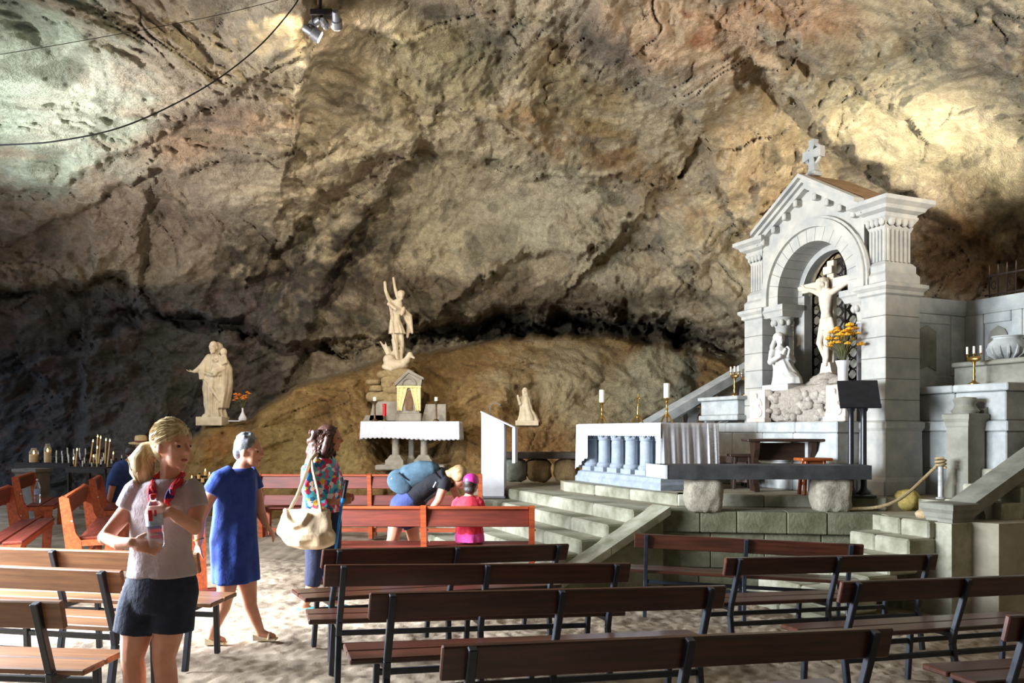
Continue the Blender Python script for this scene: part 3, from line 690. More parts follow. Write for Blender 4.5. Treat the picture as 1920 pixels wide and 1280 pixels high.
# rubble rock, relief plaques
def rock(c, r, seed, name, m, parent=None, amp=.3, det=28, box=3.0, sc=1.6):
    n, mm = det*2, det; vs_ = []
    u = np.linspace(0, 2*PI, n, endpoint=False); v = np.linspace(-PI/2, PI/2, mm+1)
    U, V = np.meshgrid(u, v); d = np.stack([np.cos(V)*np.cos(U), np.cos(V)*np.sin(U), np.sin(V)], 2).reshape(-1, 3)
    k = (np.abs(d)**box).sum(1)**(-1/box); q = d*k[:,None]
    f = 1+amp*fbm(q*sc+seed*7.7, 4, .55, seed)+amp*.35*fbm(q*sc*2+seed, 3, .5, seed+5, True)
    q = q*f[:,None]*np.array(r)+np.array(c)
    fs = [(j*n+i, j*n+(i+1) % n, (j+1)*n+(i+1) % n, (j+1)*n+i) for j in range(mm) for i in range(n)]
    b = MB(); b.v = [tuple(x) for x in q]; b.f = fs
    o = b.build(name, m, parent, 1.0)
    bm_ = bmesh.new(); bm_.from_mesh(o.data); bmesh.ops.remove_doubles(bm_, verts=bm_.verts, dist=1e-4); bm_.to_mesh(o.data); bm_.free()
    return o
M_rub = rock_mat('grey rubble', False, (178,168,156), 3.0, .8)
M_rubw = rock_mat('pale rubble', False, (192,184,172), 3.0, .7)
rb = thing('rubble_mound', 'grey rubble masonry mound under the crucifix', 'rock', S(-1.2, .02), ANG)
rock((-.02,.08,1.95), (.60,.30,.25), 3, 'mound_core', M_rub, rb, .22, 34, 5)
for i in range(38):
    x = random.uniform(-.58,.56); z = random.uniform(1.76,2.12); rock((x,-.215+random.uniform(-.015,.02),z), (random.uniform(.04,.085),.05,random.uniform(.03,.065)), 10+i, 'rubble_stone', random.choice((M_rub,M_rubw,M_rub)), rb, .35, 6, 2.6)
for i, (x, y, z, r) in enumerate(((.12,.15,2.24,.2),(.33,.10,2.2,.17),(-.05,.2,2.2,.18),(.45,.12,2.12,.15),(.24,.0,2.2,.12))): rock((x,y,z), (r,r*.8,r*.62), 60+i, 'rubble_stone', M_rub, rb, .4, 10, 2.4)
M_plq = mat('pinkish white relief marble', (212,203,194), (196,182,172), 9, .6)
for s_, lab in ((-1.93, 'white relief plaque with a standing figure, left of the rubble mound'), (-.52, 'white relief plaque behind the black lectern stand')):
    pq = thing('relief_plaque', lab, 'plaque', S(s_, -.22, 1.72), ANG)
    MB().box((0,0,.03), (.36,.13,.06), None, .01).build('base', M_plq, pq, None); MB().box((0,.01,.25), (.31,.09,.40), None, .008).build('panel', M_plq, pq, None)
    fg = MB(); fg.ell((-.01,-.045,.37), (.035,.025,.04)); fg.ell((0,-.04,.22), (.06,.03,.13)); fg.ell((.05,-.04,.14), (.07,.03,.07)); fg.ell((-.06,-.04,.26), (.03,.02,.07), (0,.4,0)); fg.ell((.08,-.04,.28), (.02,.02,.07), (0,-.5,0))
    blob(fg, 'carved_figure', M_plq, pq, .012, 2)
# ------------------------------------------------------------------ altar, its cloth and what stands on it
M_alt = mat('blue grey altar stone', (166,174,184), (140,150,162), 7, .75, .25, 45, bdist=.005)
M_cloth = mat('white altar linen', (212,210,214), (198,196,204), 10, .9, .12, 90, bdist=.003)
M_lace = mat('white lace', (238,238,240), (208,210,218), 60, .9, .6, 120, bdist=.006, lo=.45, hi=.55)
M_brass = mat('polished brass', (196,160,92), (150,116,58), 12, .3, 0, metal=.9)
M_wax = mat('ivory candle wax', (246,242,230), (238,230,212), 8, .5)
AO = S(-2.82, -1.57, .84)      # middle of the altar
AL, AD, AT = 2.20, .80, .855
al = thing('altar_table', 'pale blue grey stone altar table on a row of stout columns', 'altar', AO, ANG)
MB().square_stack([(AL/2+.06,AD/2+.05,0),(AL/2+.06,AD/2+.05,.07),(AL/2+.03,AD/2+.03,.10),(AL/2+.02,AD/2+.02,.15),(AL/2-.02,AD/2-.02,.17)]).build('plinth', M_alt, al, None)
for row in (-1, 1):
    for k in range(6):
        x = -AL/2+.16+(AL-.32)*k/5; y = row*(AD/2-.12)
        MB().box((x,y,.20), (.26,.2,.07), None, .006).build('plinth_block', M_alt, al, None)
        c = MB().lathe([(.105,.235),(.115,.26),(.105,.285),(.088,.30),(.084,.45),(.084,.60),(.078,.62),(.095,.64),(.075,.67),(.05,.70),(.06,.72)], 18, (x,y,0)).build('column', M_alt, al)
        for j in range(6): t = 2*PI*j/6; MB().ell((x+.07*math.cos(t), y+.07*math.sin(t), .685), (.028,.028,.04), n=8, m=6).build('capital_leaf', M_alt, c)
MB().box((0,.0,.46), (AL-.5,.3,.5)).build('core_wall', M_alt, al, None)
for row in (-1, 1):
    mbx = MB()
    for k in range(5):
        x0 = -AL/2+.16+(AL-.32)*k/5; wv = (AL-.32)/5; y = row*(AD/2-.12)
        arc = [(x0+wv/2-(wv/2-.03)*math.cos(PI*j/8), .68+.075*math.sin(PI*j/8)) for j in range(9)]
        mbx.prism([(x0,.68)]+arc+[(x0+wv,.68),(x0+wv,.78),(x0,.78)], y-.08, y+.08, 'xz')
    mbx.build('arcade', M_alt, al, None)
MB().square_stack([(AL/2-.03,AD/2-.03,.77),(AL/2,AD/2,.79),(AL/2,AD/2,AT)]).build('table_slab', M_alt, al, None)
ac_ = thing('altar_cloth', 'white linen cloth with lace border on the stone altar', 'cloth', AO+Vector((0,0,AT+.004)), ANG)
hx, hy = AL/2+.02, AD/2+.02
MB().box((0,0,.004), (2*hx,2*hy,.012), None, .004).build('top_sheet', M_cloth, ac_, None)
def skirt(p0, p1, drop, fold, amp, m, name, n=120, scal=0, bot=None, out=(0,-1), ph=0, rows=10):
    p0 = Vector(p0); p1 = Vector(p1); o = Vector((out[0], out[1], 0)); L = (p1-p0).length
    def fn(u_, v_):
        x = u_*L; dr = (bot(u_) if bot else drop); zz = -dr*v_
        if scal: zz -= v_*.018*abs(math.sin(PI*x/scal))
        a = amp*v_**.8*(math.sin(x*fold+ph+1.3*math.sin(x*2.3))+.45*math.sin(x*fold*2.3+ph*2))
        return p0+(p1-p0)*u_+o*(.012+abs(amp)*.9*v_+a)+Vector((0,0,zz+.004))
    ob = MB().grid(fn, n, rows).build(name, m, ac_, True); sd = ob.modifiers.new('thickness', 'SOLIDIFY'); sd.thickness = .005; return ob
skirt((-hx,-hy,0), (hx,-hy,0), .155, 9, .008, M_lace, 'lace_border', 180, .055)
skirt((hx,-hy,0), (hx,hy,0), .66, 34, .022, M_cloth, 'side_drape', 120, 0, lambda u_: .64+.03*math.sin(7*u_)+.05*u_, (1,0))
skirt((-hx,hy,0), (-hx,-hy,0), .66, 30, .02, M_cloth, 'side_drape', 80, 0, None, (-1,0))
skirt((-hx-.02,-hy-.012,0), (-hx+.34,-hy-.012,0), .66, 30, .014, M_cloth, 'corner_fold', 60, .06, lambda u_: .68-.2*u_)
skirt((hx-.06,-hy-.012,0), (hx+.03,-hy-.012,0), .66, 40, .01, M_cloth, 'corner_fold', 20, .06, lambda u_: .60+.05*u_)
skirt((hx+.02,hy-.14,0), (hx+.02,hy+.04,0), .6, 50, .02, M_lace, 'corner_fold', 40, .05, lambda u_: .66-.12*u_, (1,0))
def lathe_part(name, prof, m, par, n=16): return MB().lathe(prof, n).build(name, m, par)
def candlestick(lab, loc_, h=.34, ch=.19, cr=.04, group=None):
    t = thing('altar_candlestick', lab, 'candlestick', loc_, ANG)
    for k in range(3):
        a = 2*PI*k/3+.4; MB().tube([(.02*math.cos(a),.02*math.sin(a),.10),(.05*math.cos(a),.05*math.sin(a),.07),(.075*math.cos(a),.075*math.sin(a),.02),(.09*math.cos(a),.09*math.sin(a),.004)], [.018,.014,.012,.014], 6).build('foot', M_brass, t)
    lathe_part('stem', [(.03,.08),(.035,.1),(.016,.13),(.014,.16),(.02,.18),(.013,.2),(.012,h-.07),(.022,h-.05),(.014,h-.03),(.03,h-.012),(.052,h),(.05,h+.008)], M_brass, t)
    c = lathe_part('candle', [(cr,h+.006),(cr,h+ch-.004),(cr-.006,h+ch)], M_wax, t); MB().cone((0,0,h+ch), (0,0,h+ch+.014), .003, .002, 6).build('wick', M_iron, c)
    return t
zt = AO.z+AT+.014
candlestick('brass candlestick with white candle at the far end of the altar', S(-3.68,-1.72,zt), .32, .20)
candlestick('brass candlestick with taller white candle at the near corner of the altar', S(-1.92,-1.75,zt), .32, .20)
ax = thing('altar_crucifix', 'slim brass crucifix standing on the altar between two candlesticks', 'crucifix', S(-2.86,-1.6,zt), ANG)
for k in range(3):
    a = 2*PI*k/3+.4; MB().tube([(.02*math.cos(a),.02*math.sin(a),.11),(.05*math.cos(a),.05*math.sin(a),.07),(.09*math.cos(a),.09*math.sin(a),.004)], [.018,.012,.013], 6).build('foot', M_brass, ax)
lathe_part('stem', [(.03,.08),(.033,.1),(.014,.13),(.016,.16),(.010,.19),(.010,.24)], M_brass, ax)
MB().box((0,0,.33), (.02,.012,.20), None, .003).box((0,0,.36), (.11,.012,.02), None, .003).build('cross', M_brass, ax, None)
fg = MB(); fg.ell((0,-.012,.375), .012, n=8, m=6); fg.tube([(0,-.012,.365),(0,-.012,.32),(0,-.012,.27)], [.012,.01,.006], 6); fg.tube([(-.045,-.01,.372),(0,-.012,.358),(.045,-.01,.372)], .005, 5); fg.build('corpus', M_brass, ax)
# ------------------------------------------------------------------ slab bench on rough stone legs
sb = thing('slab_bench', 'long dark stone slab bench resting on two rough stone blocks', 'bench', (3.0, 8.98, .70), -.02)
MB().prism([(-1.27,-.24),(.98,-.24),(1.02,.24),(-1.40,.24)], .365, .52, 'xy').build('slab', M_dark, sb, None)
MB().prism([(-1.295,-.242),(-1.27,-.246),(-1.41,.246),(-1.435,.24)], .37, .522, 'xy').build('slab_end', M_stone, sb, None)
for x, n_ in ((-.82, 201), (.62, 205)):
    rock((x,0,.185), (.20,.19,.205), n_, 'block_leg', rock_mat('rough leg stone', False, (176,166,148), 2.5, .8), sb, .16, 22, 5)
# ------------------------------------------------------------------ black lectern stand
M_blk = mat('black painted metal', (22,23,28), (30,31,38), 12, .35)
ls = thing('lectern_stand', 'black double column lectern stand before the shrine pillar', 'lectern', Vector((4.00, 9.16, .842)), -.25)
MB().square_stack([(.19,.15,0),(.19,.15,.02),(.17,.13,.03)]).build('base_plate', M_blk, ls, None)
for x in (-.062, .075):
    MB().lathe([(.075,.03),(.075,.05),(.045,.08),(.034,.11),(.032,.9),(.032,.98),(.045,1.0),(.05,1.04)], 16, (x,0,0)).build('column', M_blk, ls)
MB().box((0,0,1.06), (.26,.12,.05)).build('head_block', M_blk, ls, None)
MB().box((0.02,.0,1.20), (.44,.36,.03), (.95,0,0), .006).box((0.02,-.125,1.045), (.44,.05,.03), (.95,0,0), .004).build('book_rest', M_blk, ls, None)
# ------------------------------------------------------------------ small furniture behind the slab bench
M_dkw = mat('dark stained oak', (58,38,28), (38,24,18), 4, .45, .1, 30, stretch=(1,8,8))
M_orw = mat('orange varnished stool wood', (176,92,40), (140,66,26), 4, .4, stretch=(1,8,8))
def small_table(name, lab, cat, loc_, rz, w_, d_, h_, m, splay=.0, leg=.03):
    t = thing(name, lab, cat, loc_, rz)
    MB().box((0,0,h_-.018), (w_,d_,.036), None, .008).build('top', m, t, None)
    for sx in (-1, 1):
        for sy in (-1, 1): MB().bar((sx*(w_/2-.08),sy*(d_/2-.07),h_-.03), (sx*(w_/2-.08+splay),sy*(d_/2-.07+splay*.6),0), leg*1.3, leg*1.3, (0,1,0), .006).build('leg', m, t, None)
    for sy in (-1, 1): MB().box((0,sy*(d_/2-.07),h_-.075), (w_-.18,.022,.07)).build('apron', m, t, None)
    for sx in (-1, 1): MB().box((sx*(w_/2-.08),0,h_*.3), (.022,d_-.14,.035)).build('stretcher', m, t, None)
    return t
tb_ = thing('credence_table', 'dark oak trestle table with turned ends before the shrine podium', 'table', Vector((3.42,9.98,.842)), -.12)
MB().box((0,0,.645), (.94,.5,.035), None, .01).build('top', M_dkw, tb_, None)
for sx in (-1, 1):
    MB().prism([(-.17,0),(.17,0),(.17,.06),(.08,.1),(.07,.3),(.09,.42),(.17,.52),(.2,.63),(-.2,.63),(-.17,.52),(-.09,.42),(-.07,.3),(-.08,.1),(-.17,.06)], sx*.34-.03, sx*.34+.03, 'yz').build('trestle_end', M_dkw, tb_, None)
MB().box((0,.02,.3), (.62,.05,.1)).box((0,.06,.5), (.62,.03,.22)).build('stretcher_board', M_dkw, tb_, None)
small_table('wooden_stool', 'orange varnished wooden stool right of the dark table', 'stool', Vector((3.60,9.44,.842)), .1, .38, .24, .44, M_orw, .03)
small_table('low_bench', 'dark wooden stool left of the dark table', 'stool', Vector((3.03,10.42,.842)), -.1, .34, .26, .46, M_dkw, .02)
cb = small_table('cloth_bench', 'low bench under a dusty pink cloth behind the altar', 'bench', Vector((2.92,10.8,.842)), -.1, .66, .34, .42, M_dkw)
M_pnk = mat('dusty pink cloth', (196,170,160), (174,146,138), 8, .9, .2, 60)
pk = thing('pink_cloth', 'dusty pink cloth hanging over the low bench behind the altar', 'cloth', Vector((2.92,10.8,.842+.422)), -.1)
MB().box((0,0,.006), (.70,.38,.01), None, .003).build('cloth_top', M_pnk, pk, None)
def drape(u_, v_): x = -.35+.7*u_; return (x, -.195-.012*math.sin(x*30)*v_, .008-(.10 if u_ < .62 else .36)*v_)
d_ = MB().grid(drape, 60, 6).build('cloth_fall', M_pnk, pk, True); d_.modifiers.new('t', 'SOLIDIFY').thickness = .006
# ------------------------------------------------------------------ white ambo with microphone
M_wht = mat('white painted wood', (216,214,216), (202,200,206), 6, .6)
am = thing('ambo', 'tall white reading desk with sloping top at the left end of the steps', 'lectern', S(-4.78,-3.02,.555), -.10)
MB().box((0,0,.015), (.36,.50,.03), None, .004).build('foot_plate', mat('grey plate', (120,120,126)), am, None)
MB().prism([(-.20,.03),(.155,.03),(.155,1.16),(-.20,1.33)], -.19, .19, 'xz').build('body', M_wht, am, None)
MB().prism([(-.21,1.335),(.33,1.085),(.33,1.11),(-.21,1.36)], -.21, .21, 'xz').build('desk_top', M_wht, am, None)
MB().box((.31,0,.82), (.05,.40,.55), None, .004).build('front_flap', M_wht, am, None)
mc = thing('microphone', 'thin gooseneck microphone curving over the white reading desk', 'microphone', S(-4.78,-3.02,.555+1.335)+Vector((-.09,0,-.04)), -.1)
MB().tube([(0,0,0),(0,0,.10),(.02,0,.17),(.07,0,.205),(.13,0,.19),(.17,0,.165)], .007, 6).build('gooseneck', mat('chrome', (190,190,196), None, metal=.9, rough=.25), mc); MB().ell((.18,0,.158), (.022,.014,.014)).build('capsule', M_blk, mc)
# ------------------------------------------------------------------ dark slab on stones against the back rock
kb = thing('rock_bench', 'dark slab seat on rough boulders below the kneeling statue', 'bench', P(1015,900,13.3)+Vector((0,0,0)), -.04)
MB().box((0,.05,.42), (1.36,.42,.11), None, .015).build('slab', mat('dark bench slab', (82,72,62), (60,52,46), 5, .8, .4, 30), kb, None)
M_bld = rock_mat('brown boulder', False, (150,122,84), 2.0, .8)
for i, x in enumerate((-.45,-.05,.42)): rock((x,.05,.17), (.21,.19,.2), 230+i, 'boulder', M_bld if i else rock_mat('green grey boulder', False, (136,138,124), 2.0, .8), kb, .25, 14, 3)
# ------------------------------------------------------------------ steel framed benches
def wood(name, c1, c2, rough=.35, coat=.3):
    return mat(name, c1, c2, 3.5, rough, .08, 30, stretch=(.6, 9, 9), coat=coat, bdist=.004)
M_bw = wood('shaded red brown bench wood', (84,44,30), (52,26,19)); M_bl = wood('lit tan bench wood', (148,102,64), (110,72,44), .45, .1)  # one bench wood: shaded copy for the right, lit copy for the left
M_stl = mat('dark blue steel paint', (36,42,54), (24,28,36), 14, .4)
def make_bench(m, L=2.0):
    t = thing('steel_bench', '', 'bench')
    MB().box((0,.016,.705), (L,.03,.135), (.22,0,0), .006).build('back_plank', m, t, None)
    for y in (.19, .37): MB().box((-.02,y,.412), (L+.10,.165,.03), None, .006).build('seat_slat', m, t, None)
    for x in (-L/2+.11, 0, L/2-.11):
        mb = MB()
        for a, b in (((x,-.028,.765),(x,.075,.42)), ((x,.075,.42),(x,.088,.33)), ((x,.088,.33),(x,.03,0))): mb.bar(a, b, .036, .036, (0,1,0), .004)
        mb.build('back_post', M_stl, t, None)
        mb = MB(); mb.bar((x,.07,.385), (x,.45,.385), .034, .03, (0,0,1)); mb.build('seat_bracket', M_stl, t, None)
        MB().bar((x,.42,.39), (x,.44,0), .034, .034, (0,1,0), .004).build('front_leg', M_stl, t, None)
    for y, z in ((.085,.27), (.43,.27)): MB().box((0,y,z), (L-.2,.026,.034), None, .004).build('stretcher', M_stl, t, None)
    return t
protos = {}
def fit(a):
    px, py = a; x, y = 0, 4.0
    for _ in range(12): x = (px-960)/F*y; y = (CH-(fh(x, y)+.775))*F/(py-YH)
    return Vector((x, y, 0))
def place_bench(m, lab, A, B, anchor='l', L=2.0, group='steel framed wooden benches'):
    if m.name not in protos: protos[m.name] = t = make_bench(m, L)
    else: t = copy_tree(protos[m.name])
    a, b = fit(A), fit(B); d = (b-a).normalized()
    if anchor == 'c': a = (a+b)/2-d*L/2
    if anchor == 'r': a = b-d*L
    b = a+d*L; za, zb = fh(a.x, a.y), fh(b.x, b.y); n2 = Vector((-d.y, d.x, 0)); q = (a+b)/2+n2*.44
    x = Vector((d.x, d.y, (zb-za)/L)).normalized(); zc = (za+zb)/2; y = Vector((n2.x, n2.y, (fh(q.x, q.y)-zc)/.44)).normalized(); z = x.cross(y).normalized(); y = z.cross(x)
    t.matrix_world = Matrix.Translation(((a.x+b.x)/2, (a.y+b.y)/2, zc+.004)) @ Matrix((x, y, z)).transposed().to_4x4()
    t['label'] = lab; t['group'] = group
    return t
R_ = [('dark brown steel framed bench nearest the camera at bottom centre', (820,1213), (1665,1178), 'c'),
      ('dark brown steel framed bench, second row from the camera', (676,1113.5), (1360,1098.5), 'c'),
      ('dark brown steel framed bench, third row from the camera', (581,1060), (1188,1056), 'c'),
      ('dark brown steel framed bench right behind the wooden pew with the child', (573,1031), (1071,1019), 'c'),
      ('dark brown steel framed bench below the mossy platform wall', (1201,1001), (1600,1020), 'c'),
      ('dark brown steel framed bench before the right hand steps', (1358,1046), (1754,1039), 'c'),
      ('dark brown steel framed bench cut by the right edge, before the newel post', (1573,1091), (1920,1079), 'l'),
      ('dark brown steel framed bench of which only the left end shows at bottom right', (1886,1155), (1990,1151), 'l')]
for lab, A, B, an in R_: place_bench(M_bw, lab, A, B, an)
for lab, A, B, an in (('tan bench behind the girl, farthest of the left row', (0,1025), (372,1036), 'r'), ('tan bench left of the girl, middle of the left row', (0,1059), (229,1069), 'r'), ('tan bench at bottom left, nearest of the left row', (0,1123), (117,1126), 'r')):
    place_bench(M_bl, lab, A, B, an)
# ------------------------------------------------------------------ varnished wooden pews
M_pew = wood('orange varnished pew wood', (186,88,42), (142,58,26), .5, .0); M_pewd = wood('red brown pew board', (128,50,30), (92,34,22), .52, .0)
M_bolt = mat('zinc bolt', (190,190,190), None, metal=.8, rough=.35)
def pew(lab, loc_, rz, L, bays=2, second=False, h_=.88, group='varnished wooden pews'):
    t = thing('wooden_pew', lab, 'pew', loc_, rz, group)
    xs = [-L/2+L*k/bays for k in range(bays+1)]
    for i, x in enumerate(xs):
        s = MB(); s.prism([(.10,0),(.0,h_-.02),(.03,h_),(.09,h_-.03),(.15,.50),(.20,.42),(.24,0)], x-.03, x+.03, 'yz'); p = s.build('end_post', M_pew, t, None)
        MB().prism([(.20,.36),(.52,.36),(.54,.42),(.19,.42)], x-.028, x+.028, 'yz').build('seat_bearer', M_pew, t, None)
        MB().prism([(.40,0),(.49,0),(.52,.37),(.42,.37)], x-.028, x+.028, 'yz').build('front_leg', M_pew, t, None)
        for z in (.30, .62): MB().cone((x+(.03 if i else -.03),.12,z), (x+(.042 if i else -.042),.12,z), .012, .009, 8).build('bolt', M_bolt, p)
    for x0, x1 in zip(xs[:-1], xs[1:]):
        c, l = (x0+x1)/2, x1-x0-.06
        MB().box((c,.055,h_-.125), (l,.03,.19), (-.11,0,0), .006).build('back_board', M_pewd, t, None)
        MB().box((c,.045,h_-.025), (l,.055,.03), None, .008).build('top_rail', M_pew, t, None)
        if second: MB().box((c,.10,.56), (l,.026,.15), (-.11,0,0), .006).build('lower_back_board', M_pewd, t, None)
        MB().box((c,.27,.435), (l+.05,.17,.028), None, .006).build('seat_plank', M_pewd, t, None); MB().box((c,.46,.435), (l+.05,.17,.028), None, .006).build('seat_plank', M_pewd, t, None)
        MB().box((c,.53,.40), (l,.022,.06)).build('seat_apron', M_pew, t, None)
        MB().box((c,.17,.12), (l,.03,.06)).build('foot_rail', M_pew, t, None)
    return t
def kneeler(lab, loc_, rz, L):
    t = thing('kneeler', lab, 'kneeler', loc_, rz, 'low kneelers of the pews')
    MB().box((0,0,.16), (L,.17,.035), None, .008).build('kneeling_board', M_pewd, t, None)
    for x in (-L/2+.1, L/2-.1): MB().prism([(-.08,0),(.08,0),(.06,.15),(-.06,.15)], x-.025, x+.025, 'yz').build('foot', M_pew, t, None)
zf = lambda x, y: fh(x, y)
kneeler('low red kneeler board behind the left tan benches', Vector((-4.0,7.0,zf(-4.0,7.0))), -.08, 1.3)
pew('long two bay pew seen from behind with the child in pink sitting on it', Vector((-.90,7.98,zf(-.9,8.0))), -.015, 2.2, 2)
kneeler('low kneeler behind the third bench row, before the middle pew', Vector((-.72,7.6,zf(-.72,7.6))), -.015, 1.5)
pew('long pew behind the bending person, left of the white reading desk', Vector((-2.06,11.35,zf(-2.06,11.35)+.01)), -.02, 3.2, 2, True, .95)
UP = SU; 
def pew_l(lab, near, L, bays=1):
    c = Vector(near)-SU*(L/2); return pew(lab, Vector((c.x, c.y, zf(c.x, c.y))), ANG, L, bays)
p1 = pew_l('pew at the left edge with a plastic bottle standing on its seat', (-7.32,11.55,0), 1.5)
p2 = pew_l('nearest of the left pews, its bright orange end post beside the tan bench', (-4.62,8.05,0), 2.1)
p3 = pew_l('left pew standing just behind the person in the navy shirt', (-5.9,11.0,0), 1.1)
p0 = pew_l('pew cut by the left edge with only its seat corner showing', (-5.35,7.6,0), 2.35)
kd = thing('prayer_desk', 'tall orange prayer desk board behind the girl in the grey shirt', 'desk', Vector((-2.97,7.45,zf(-2.97,7.4))), ANG)
MB().prism([(-.07,0),(.09,0),(.06,.86),(.0,.93),(-.10,.80),(-.08,.5)], -.025, .025, 'yz').build('end_board', M_pew, kd, None)
for z in (.42,.75): MB().cone((.026,0,z), (.036,0,z), .012, .009, 8).build('bolt', M_bolt, kd)
MB().box((-.85,-.03,.72), (1.66,.03,.22), (-.1,0,0), .006).build('front_board', M_pewd, kd, None)
MB().prism([(-.09,0),(.09,0),(.06,.86),(.0,.93),(-.10,.80)], -1.72, -1.67, 'yz').build('end_board', M_pew, kd, None)
MB().box((-.0,.02,.025), (.09,.30,.05), None, .01).build('foot', M_pewd, kd, None)
# ------------------------------------------------------------------ bottles
M_pet = mat('clear bottle plastic', (235,240,246), None, rough=.08, trans=.9, ior=1.2)
M_lbl = mat('pale blue bottle label', (170,190,215), (140,160,200), 20)
M_red = mat('red bottle plastic', (205,40,44), None, rough=.35)
def bottle(lab, loc_, rot, cap_m, h=.30, r=.036, label=True):
    t = thing('water_bottle', lab, 'bottle', loc_); t.rotation_euler = rot
    MB().lathe([(r*.85,0),(r,.012),(r,.07*h/.3),(r*.93,.085*h/.3),(r,.10*h/.3),(r,.20*h/.3),(r*.7,.245*h/.3),(.014,.27*h/.3),(.013,.285*h/.3)], 18).build('body', M_pet, t)
    MB().lathe([(.016,h-.018),(.016,h),(.012,h+.002)], 14).build('cap', cap_m, t)
    if label: MB().lathe([(r+.001,.11*h/.3),(r+.001,.18*h/.3)], 18, cap=False).build('wrapper', M_lbl, t)
    return t
q = p1.matrix_world @ Vector((.0,0,0)) if False else None
pos = Vector((-7.32,11.55,0))-SU*.32+SB*.28
bottle('clear plastic bottle standing on the seat of the far left pew', Vector((pos.x, pos.y, zf(pos.x,pos.y)+.452)), (0,0,0), M_wht, .36, .042)
# ------------------------------------------------------------------ votive candle racks
M_flame = emit('candle flame', (255,206,120), 9); M_glow = mat('lit candle wax', (244,206,140), (230,180,110), 10, .5)
def flame(par, x, y, z, s=1.0): MB().lathe([(.002*s,0),(.009*s,.012*s),(.006*s,.028*s),(.0008,.045*s)], 8, (x,y,z)).build('flame', M_flame, par)
def taper(lab, loc_, h, lit, lean=0, r=.011, group='thin votive candles'):
    t = thing('votive_candle', lab, 'candle', loc_, 0, group); t.rotation_euler = (0, lean, 0)
    MB().lathe([(r,0),(r*.92,h)], 8).build('wax', M_glow if lit else M_wax, t); MB().cone((0,0,h), (0,0,h+.015), .0025, .002, 5).build('wick', M_iron, t)
    if lit: flame(t, 0, 0, h+.01, 1.15)
    return t
def rack(lab, loc_, rz, w_, d_, h_, tiers, cups):
    t = thing('candle_rack', lab, 'candle rack', loc_, rz)
    for sx in (-1, 1):
        for sy in (-1, 1): MB().box((sx*(w_/2-.03),sy*(d_/2-.03),h_/2-.01), (.03,.03,h_-.02)).build('leg', M_iron, t, None)
    for k in range(tiers):
        y = -d_/2+d_*(k+.5)/tiers; z = h_+.05*k
        MB().box((0,y,z), (w_,d_/tiers*.95,.018), None, .004).build('tray', M_iron, t, None)
        for i in range(cups):
            x = -w_/2+w_*(i+.5)/cups; MB().lathe([(.012,0),(.014,.035),(.017,.04)], 8, (x,y,z+.009)).build('candle_cup', M_iron, t)
    MB().box((0,-d_/2-.005,h_-.05), (w_,.02,.08)).build('front_rail', M_iron, t, None)
    return t
zr = 0.0
R1 = Vector((-8.35,14.4,zr)); rack('black candle rack at the far left carrying glass votive lights', R1, -.2, 1.15, .55, 1.02, 3, 9)
R2 = Vector((-7.2,13.7,zr)); rack('black candle rack with tall lit tapers left of the hatted person', R2, -.3, .85, .5, .98, 3, 7)
R3 = P(397,905,13.2); R3.z = 0; rack('black candle rack with small lit votives right of the girl', R3, 0, .62, .4, .74, 3, 6)
taps = [(-.30,-.15,.26,1,.08),(-.16,-.05,.36,1,.14),(-.02,.0,.44,1,.05),(.03,.05,.42,1,.08),(.16,-.12,.30,1,.02),(.17,-.02,.38,1,.04),(.38,-.16,.42,1,.1)]
nm = ['leftmost lit taper of the rack by the hatted person','second lit taper from the left in the rack by the hatted person','tallest lit taper of the rack by the hatted person','lit taper right beside the tallest one in the rack','shorter lit taper in the middle of the rack','lit taper behind the shorter middle one in the rack','lit taper standing alone at the right of the rack']
from mathutils import Matrix as _Mx
r2m = _Mx.Translation(R2) @ _Mx.Rotation(-.3, 4, 'Z')
for (x, y, h, lit, ln), lb in zip(taps, nm):
    k = 0 if y < -.08 else (1 if y < .08 else 2); taper(lb, r2m @ Vector((x, -.25+.5*(k+.5)/3, .98+.05*k+.01)), h, lit, ln)
ORD = ['first','second','third','fourth','fifth','sixth','seventh','eighth','ninth','tenth','eleventh','twelfth','thirteenth','fourteenth']
for i in range(12):
    k = i % 3; taper('short burnt down taper, '+ORD[i]+' from the left in the rack by the hatted person', r2m @ Vector((-.37+.065*i, -.25+.5*(k+.5)/3+.03, .98+.05*k+.01)), random.uniform(.06,.13), i % 4 == 0, random.uniform(-.08,.08), group='short tapers in the rack')
r1m = _Mx.Translation(R1) @ _Mx.Rotation(-.2, 4, 'Z')
for i in range(14):
    k = 2 - i % 3; taper('unlit taper, '+ORD[i]+' from the left in the far left candle rack', r1m @ Vector((-.02+.042*i, -.275+.55*(k+.5)/3+.02, 1.02+.05*k+.01)), random.uniform(.10,.17), False, random.uniform(-.05,.05), group='tapers in the far left rack')
M_gls = mat('clear candle glass', (246,240,226), None, rough=.05, trans=.85, ior=1.15)
for (x, h, r, lb) in ((-.27,.26,.075,'wide glass votive jar with lit candle in the far left rack'), (.02,.34,.06,'narrow glass votive jar with lit candle in the far left rack')):
    t = thing('votive_jar', lb, 'candle', r1m @ Vector((x,-.18,1.035)), 0, 'glass votive jars')
    MB().lathe([(r,0),(r,h*.75),(r*.6,h*.9),(r*.55,h)], 16, cap=False).build('glass', M_gls, t); MB().lathe([(r*.9,.005),(r*.9,h*.55)], 16).build('wax', M_glow, t); flame(t, 0, 0, h*.56, 1.5)
